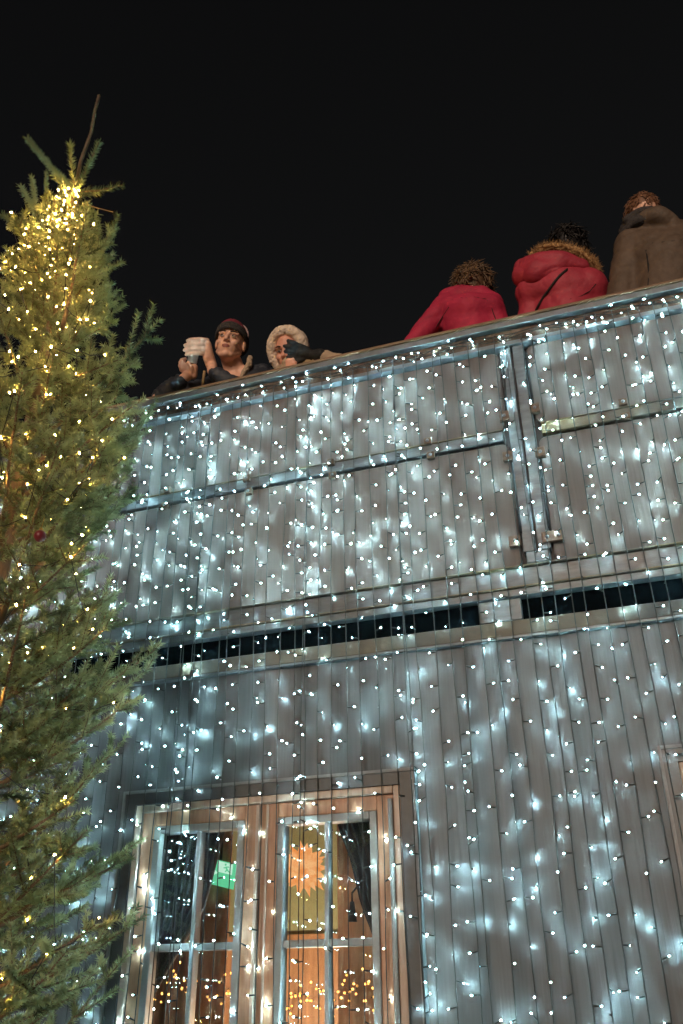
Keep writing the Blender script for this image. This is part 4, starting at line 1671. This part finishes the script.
sc_.chain([(P(299, 369, 0.02), .014), (P(308, 366.5, -0.01), .017), (P(318, 367, 0.0), .016)])
sc_.fuse('scarf', M['zip'], pr, 0.0055, 2, wrinkle=.006, wscale=50)
t2 = MB()
t2.cap(hip + Vector((.06, 0, -.02)), 0.145, hip - Vector((.06, 0, .02)), 0.145)
for q in (-1, 1):
    a_ = hip + Vector((0.095 * q, 0, 0)); ft = Vector((a_.x + .03 * q, a_.y, DECK + 0.07))
    t2.chain([(a_, 0.105), (a_.lerp(ft, .52) + Vector((0, .02, 0)), 0.078), (ft, 0.064)])
t2.fuse('trousers', M['trouser'], pr, 0.012, 2, wrinkle=.006)


def surf(ob, px, py, lift=0.004):
    '''point of a garment's surface'''
    d = Vector(ROT @ np.array([px - 341.5, 512.0 - py, -F])).normalized()
    mi_ = world_of(ob).inverted()
    ok, loc, nor, _ = ob.ray_cast(mi_ @ Vector(CAM), (mi_.to_3x3() @ d).normalized())
    return (world_of(ob) @ loc) + nor * lift if ok else P(px, py, 0.05)


# ---- three people seen from behind
def back_person(label, hp, hy, neck, shoulders, elbows, hands, hipx, hipy, fat, coat_mat, coat_name, extra=None, kneck=1.0, wr=0.006, seed=0, coat_prims=None, face_dir=(0.1, 1, -0.1), kh=1.0):
    hc = P(hp[0], hp[1], hy)
    pr = person(label, hc)
    s, f, u = frame(Vector(face_dir), Vector((0, 0, 1)))
    b = MB()
    L = head_prims(b, hc, s, f, u, kh)
    nk = P(*neck)
    hip = Vector((hipx, hipy, DECK + 0.90))
    b.cap(L(0, -0.02, -0.06), .055, nk, .06)
    sh = [P(*q) for q in shoulders]; el = [P(*q) for q in elbows]; ha = [P(*q) for q in hands]
    mid = (sh[0] + sh[1]) / 2
    chest = Vector((mid.x, mid.y + 0.02, mid.z - 0.16))
    b.chain([(nk, .06), (chest, .13), (hip, .13)])
    for q in range(2):
        b.cap(sh[q], .052, nk, .06)
        b.chain([(sh[q], .05), (el[q], .042), (ha[q], .028)])
        dd = (ha[q] - el[q]).normalized()
        b.cap(ha[q] + dd * .03, .03, ha[q] + dd * .075, .026)
        ort = dd.cross(Vector((0, 0, 1))).normalized()
        for kf in range(4):
            b0_ = ha[q] + dd * .085 + ort * (0.012 * (kf - 1.5) * 1.45)
            b.chain([(b0_, .0095), (b0_ + dd * .035 - Vector((0, 0, .008)), .009), (b0_ + dd * (.06 - .006 * abs(kf - 1.4)) - Vector((0, 0, .028)), .0078)])
        b.chain([(ha[q] + dd * .03 + ort * .025, .012), (ha[q] + dd * .06 + ort * .045, .0105), (ha[q] + dd * .085 + ort * .045, .009)])
    legs(b, hip, (-1, 0, 0))
    b.fuse('body', [M['skin']], pr, 0.0075, 2)
    c = MB()
    c.chain([(nk + Vector((0, 0.01, -.03)), .075 * fat), (chest, .165 * fat), (hip + Vector((0, 0, -.02)), .17 * fat)])
    for q in range(2):
        c.cap(sh[q], .085 * fat, chest.lerp(sh[q], .25), .145 * fat)
        c.cap(sh[q], .075 * fat, nk + Vector((0, 0, -.03)), .07 * fat)
        c.chain([(sh[q], .083 * fat), (el[q], .066 * fat), (ha[q].lerp(el[q], .05), .045 * fat)])
    if coat_prims:
        coat_prims(c)
    coat = c.fuse(coat_name, coat_mat, pr, 0.0085, 30, wrinkle=wr, wscale=9, seed=seed)
    t = MB()
    t.cap(hip + Vector((.06, 0, -.05)), 0.145, hip - Vector((.06, 0, .05)), 0.145)
    for q in (-1, 1):
        a_ = hip + Vector((0.095 * q, 0, 0)); ft = Vector((a_.x + .03 * q, a_.y, DECK + 0.07))
        t.chain([(a_, 0.105), (a_.lerp(ft, .52) + Vector((0, .02, 0)), 0.078), (ft, 0.064)])
    t.fuse('trousers', M['trouser'], pr, 0.012, 2, wrinkle=.006)
    return pr, L, s, f, u, hc, coat


def locks(name, L, n, m, parent, rad, len_, r0, seed, lowest=-0.5):
    '''curved tapering locks growing from the crown, one mesh'''
    rr = random.Random(seed)
    mb = MB()
    for _ in range(n):
        d = Vector((rr.gauss(0, 1), rr.gauss(0, 1), rr.gauss(0.2, 1))).normalized()
        if d.z < lowest:
            continue
        p = L(d.x * rad[0], -0.010 + d.y * rad[1], 0.030 + d.z * rad[2])
        c_ = L(0, -0.010, 0.03)
        out = (p - c_).normalized()
        fl = Vector((rr.gauss(0.1, .8), rr.gauss(0, .8), rr.gauss(-0.5, .7)))
        fl = (fl - out * fl.dot(out)).normalized()
        l = len_ * rr.uniform(0.6, 1.4)
        lift = rr.uniform(0.05, 0.55)
        q = [p - out * 0.004, p + fl * l * .35 + out * l * .22 * lift, p + fl * l * .7 + out * l * .25 * lift, p + fl * l + out * l * (.05 + .35 * (lift - .25))]
        mb.tube(q, [r0, r0 * .85, r0 * .5, r0 * .12], 5)
    return mb.build(name, m, parent, smooth=True)


def seam_crease(parent, garment, pts, m, r=0.0028, sink=0.001):  # dark tubes: coat seams, and creases with their shade painted in
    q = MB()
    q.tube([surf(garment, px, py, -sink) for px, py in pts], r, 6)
    return q.build('seam_crease', m, parent, smooth=True)


# crimson coat, tousled hair
def collar3(c):
    c.chain([(P(450, 301, 0.20), .075), (P(462, 298, 0.20), .075), (P(480, 298, 0.20), .07), (P(492, 304, 0.22), .06)])
    c.chain([(P(449, 308, 0.14), .07), (P(470, 309, 0.12), .09), (P(490, 309, .16), .08)])


pr, L, s, f, u, hc, coat = back_person('person in a plain crimson coat with tousled brown hair, bent over the rail', (474, 289), 0.24, (470, 296, 0.22),
                                 ((446, 306, 0.17), (491, 305, 0.20)), ((412, 345, 0.14), (503, 342, 0.16)), ((452, 362, 0.40), (480, 352, 0.45)),
                                 -0.46, 0.24, 0.86, M['red'], 'crimson_coat', seed=2, wr=0.0035, coat_prims=collar3)
r5 = random.Random(3)
hb = MB()
hb.ell(L(0, -0.012, 0.03), (0.088, 0.105, 0.10), rotm(s, f, u), nu=20, nv=14)
hbo = hb.fuse('hair', M['hair_brown'], pr, 0.008, 2, wrinkle=0.003, wscale=28)
locks('lock', L, 520, M['hair_brown'], hbo, (0.086, 0.100, 0.096), 0.075, 0.0050, 21, -0.7)
locks('lock', L, 90, M['hair_light'], hbo, (0.088, 0.102, 0.098), 0.07, 0.0036, 22, -0.2)
wp = [P(468 + r5.gauss(0, 2.5), 272 + r5.gauss(0, 2), 0.20) for _ in range(34)]
hairs('loose_strand', wp, [Vector((r5.gauss(-.1, .25), r5.gauss(0, .2), 1)) for _ in wp], [r5.uniform(.02, .07) for _ in wp], 0.0010, M['hair_brown'], hbo)

seam_crease(pr, coat, [(449, 307), (443, 316), (437, 326), (432, 335)], M['seam_crease'], 0.003)
seam_crease(pr, coat, [(487, 300), (492, 309), (496, 320), (498, 330)], M['seam_crease'], 0.0022)
seam_crease(pr, coat, [(452, 300), (462, 297.5), (474, 297), (486, 299)], M['seam_crease'], 0.002)

# red parka with fur trimmed hood, black hair and strap
def back4(c):
    c.chain([(P(534, 292, 0.15), .10), (P(560, 290, 0.14), .125), (P(587, 289, .16), .11)])


def hood4(c):
    c.chain([(P(524, 268, 0.10), .055), (P(540, 264, 0.06), .062), (P(560, 262, 0.06), .062), (P(580, 268, .10), .05)])
    c.chain([(P(524, 276, 0.10), .065), (P(538, 273, 0.06), .075), (P(556, 270, .07), .065)])


pr, L, s, f, u, hc, coat = back_person('person in a red parka with tan fur trimmed hood and dark shoulder strap', (570, 252), 0.22, (565, 268, 0.20),
                                 ((538, 292, 0.17), (588, 287, 0.20)), ((524, 335, 0.18), (602, 322, 0.20)), ((545, 352, 0.42), (580, 345, 0.45)),
                                 0.02, 0.24, 0.98, M['coral'], 'red_parka', seed=5, wr=0.0035, coat_prims=back4)
hq = MB()
hood4(hq)
hq.fuse('hood', M['coral'], pr, 0.007, 14, wrinkle=0.003, wscale=13, seed=9)
hb = MB()
hb.ell(L(0, -0.008, 0.032), (0.095, 0.112, 0.105), rotm(s, f, u), nu=20, nv=14)
hb.cap(L(0, -.02, 0), .09, L(0, -.03, -.10), .08)
hbo = hb.fuse('hair', M['hair_black'], pr, 0.008, 2, wrinkle=0.002, wscale=25)
locks('lock', L, 360, M['hair_black'], hbo, (0.094, 0.111, 0.104), 0.07, 0.0045, 41, -0.5)
fr = [P(531, 257, 0.08), P(540, 250, 0.07), P(553, 246.5, 0.07), (P(568, 248, 0.08)), P(582, 254, 0.09), P(592, 262, 0.11), P(597, 270, .14)]
fm = MB()
fm.chain([(p, .023) for p in fr])
fo = fm.fuse('fur_trim', M['fur'], pr, 0.006, 1, wrinkle=.008, wscale=60)
roots, dirs = [], []
for _ in range(2600):
    k = r5.random() * (len(fr) - 1)
    j = int(k)
    p = fr[j].lerp(fr[j + 1], k - j)
    d = Vector((r5.gauss(0, 1), r5.gauss(0, 1), r5.gauss(0, 1))).normalized()
    roots.append(p + d * .018); dirs.append(d + Vector((0, 0, .25)))
hairs('fur_strand', roots, dirs, [r5.uniform(.012, .032) for _ in roots], 0.0010, M['fur'], fo)
sp = MB()
sp.tube([surf(coat, *q) for q in ((573, 266), (566, 271), (560, 276), (554, 283), (549, 290), (544, 297), (540, 304), (536, 311))], 0.0065, 8)
sp.build('strap', M['black_cloth'], pr, smooth=True)

seam_crease(pr, coat, [(596, 284), (590, 291), (581, 296), (570, 299)], M['seam_crease'], 0.0024)
seam_crease(pr, coat, [(604, 290), (596, 298), (586, 303)], M['seam_crease'], 0.002)

# brown parka
def hood5(c):
    c.chain([(P(643, 219, 0.05), .045), (P(658, 215, 0.03), .050), (P(672, 222, .05), .045)])


pr, L, s, f, u, hc, coat = back_person('tall person in a brown parka with raised dark collar and short auburn hair', (643, 219), 0.13, (650, 229, 0.14),
                                 ((632, 246, 0.12), (692, 236, 0.14)), ((620, 305, 0.12), (700, 290, 0.14)), ((640, 318, 0.42), (690, 310, 0.42)),
                                 0.42, 0.22, 1.10, M['brown'], 'brown_parka', seed=8, coat_prims=hood5, wr=0.004, kh=1.02, face_dir=(-0.25, 1, 0))
hb = MB()
hb.ell(L(0, -0.010, 0.034), (0.082, 0.100, 0.096), rotm(s, f, u), nu=20, nv=14)
hbo = hb.fuse('hair', M['hair_red'], pr, 0.007, 4, wrinkle=.0015, wscale=45)
locks('lock', L, 420, M['hair_red'], hbo, (0.081, 0.099, 0.094), 0.028, 0.0030, 31, -0.35)
seam_crease(pr, coat, [(652, 243), (662, 242), (672, 241), (682, 240)], M['black_cloth'], 0.0025)
seam_crease(pr, coat, [(646, 250), (647.5, 260), (648.5, 270), (648.5, 280), (647.5, 289)], M['black_cloth'], 0.005, 0.003)  # arm crease: its shade drawn as a dark sunken tube
cl_ = MB()
cl_.chain([(P(622, 232, 0.10), .020), (P(628, 220, 0.05), .026), (P(640, 212.5, 0.03), .028), (P(652, 211, 0.03), .026), (P(664, 215, .06), .02)])
cl_.chain([(P(624, 233, 0.08), .025), (P(636, 222, 0.04), .030), (P(650, 219, 0.04), .028)])
cl_.fuse('raised_collar', M['grey_knit'], pr, 0.0065, 2, wrinkle=.004, wscale=30)

# ------------------------------------------------------------------ light of the night
SUN_DIR = Vector((0.02, -0.95, 0.26)).normalized()      # where it stands, seen from the scene
sun = bpy.data.lights.new('sun', 'SUN')
sun.energy = 1.75
sun.angle = R_(12)
sun.color = (1.0, 0.76, 0.57)
so = bpy.data.objects.new('sun', sun)
so.rotation_euler = SUN_DIR.to_track_quat('Z', 'Y').to_euler()
COL.objects.link(so)

w = bpy.data.worlds.new('World')
scene.world = w
w.use_nodes = True
nt = w.node_tree
bg = nt.nodes['Background']
sky = nt.nodes.new('ShaderNodeTexSky')
sky.sky_type = 'NISHITA'
sky.sun_disc = False
sky.sun_elevation = math.asin(SUN_DIR.z)
sky.sun_rotation = math.atan2(SUN_DIR.x, SUN_DIR.y)
hs = nt.nodes.new('ShaderNodeHueSaturation')
hs.inputs['Saturation'].default_value = 0.10
nt.links.new(sky.outputs[0], hs.inputs['Color'])
nt.links.new(hs.outputs[0], bg.inputs['Color'])
bg.inputs['Strength'].default_value = 0.0026

# ------------------------------------------------------------------ camera and render
cam = bpy.data.cameras.new('camera')
cam.sensor_fit = 'VERTICAL'
cam.sensor_height = 36
cam.sensor_width = 24
cam.lens = F / 1024 * 36
cam.clip_end = 1000
cam.clip_start = 0.05
co = bpy.data.objects.new('camera', cam)
mw = Matrix([[*ROT[0], CAM[0]], [*ROT[1], CAM[1]], [*ROT[2], CAM[2]], [0, 0, 0, 1]])
co.matrix_world = mw
COL.objects.link(co)
scene.camera = co
scene.render.engine = 'CYCLES'
scene.cycles.use_light_tree = True
scene.cycles.max_bounces = 6
scene.cycles.diffuse_bounces = 3
scene.cycles.transparent_max_bounces = 12
scene.cycles.caustics_reflective = False
scene.cycles.caustics_refractive = False
scene.cycles.sample_clamp_indirect = 4.0
scene.view_settings.view_transform = 'Standard'
scene.view_settings.look = 'None'
scene.view_settings.exposure = 0.0
scene.view_settings.gamma = 1.0
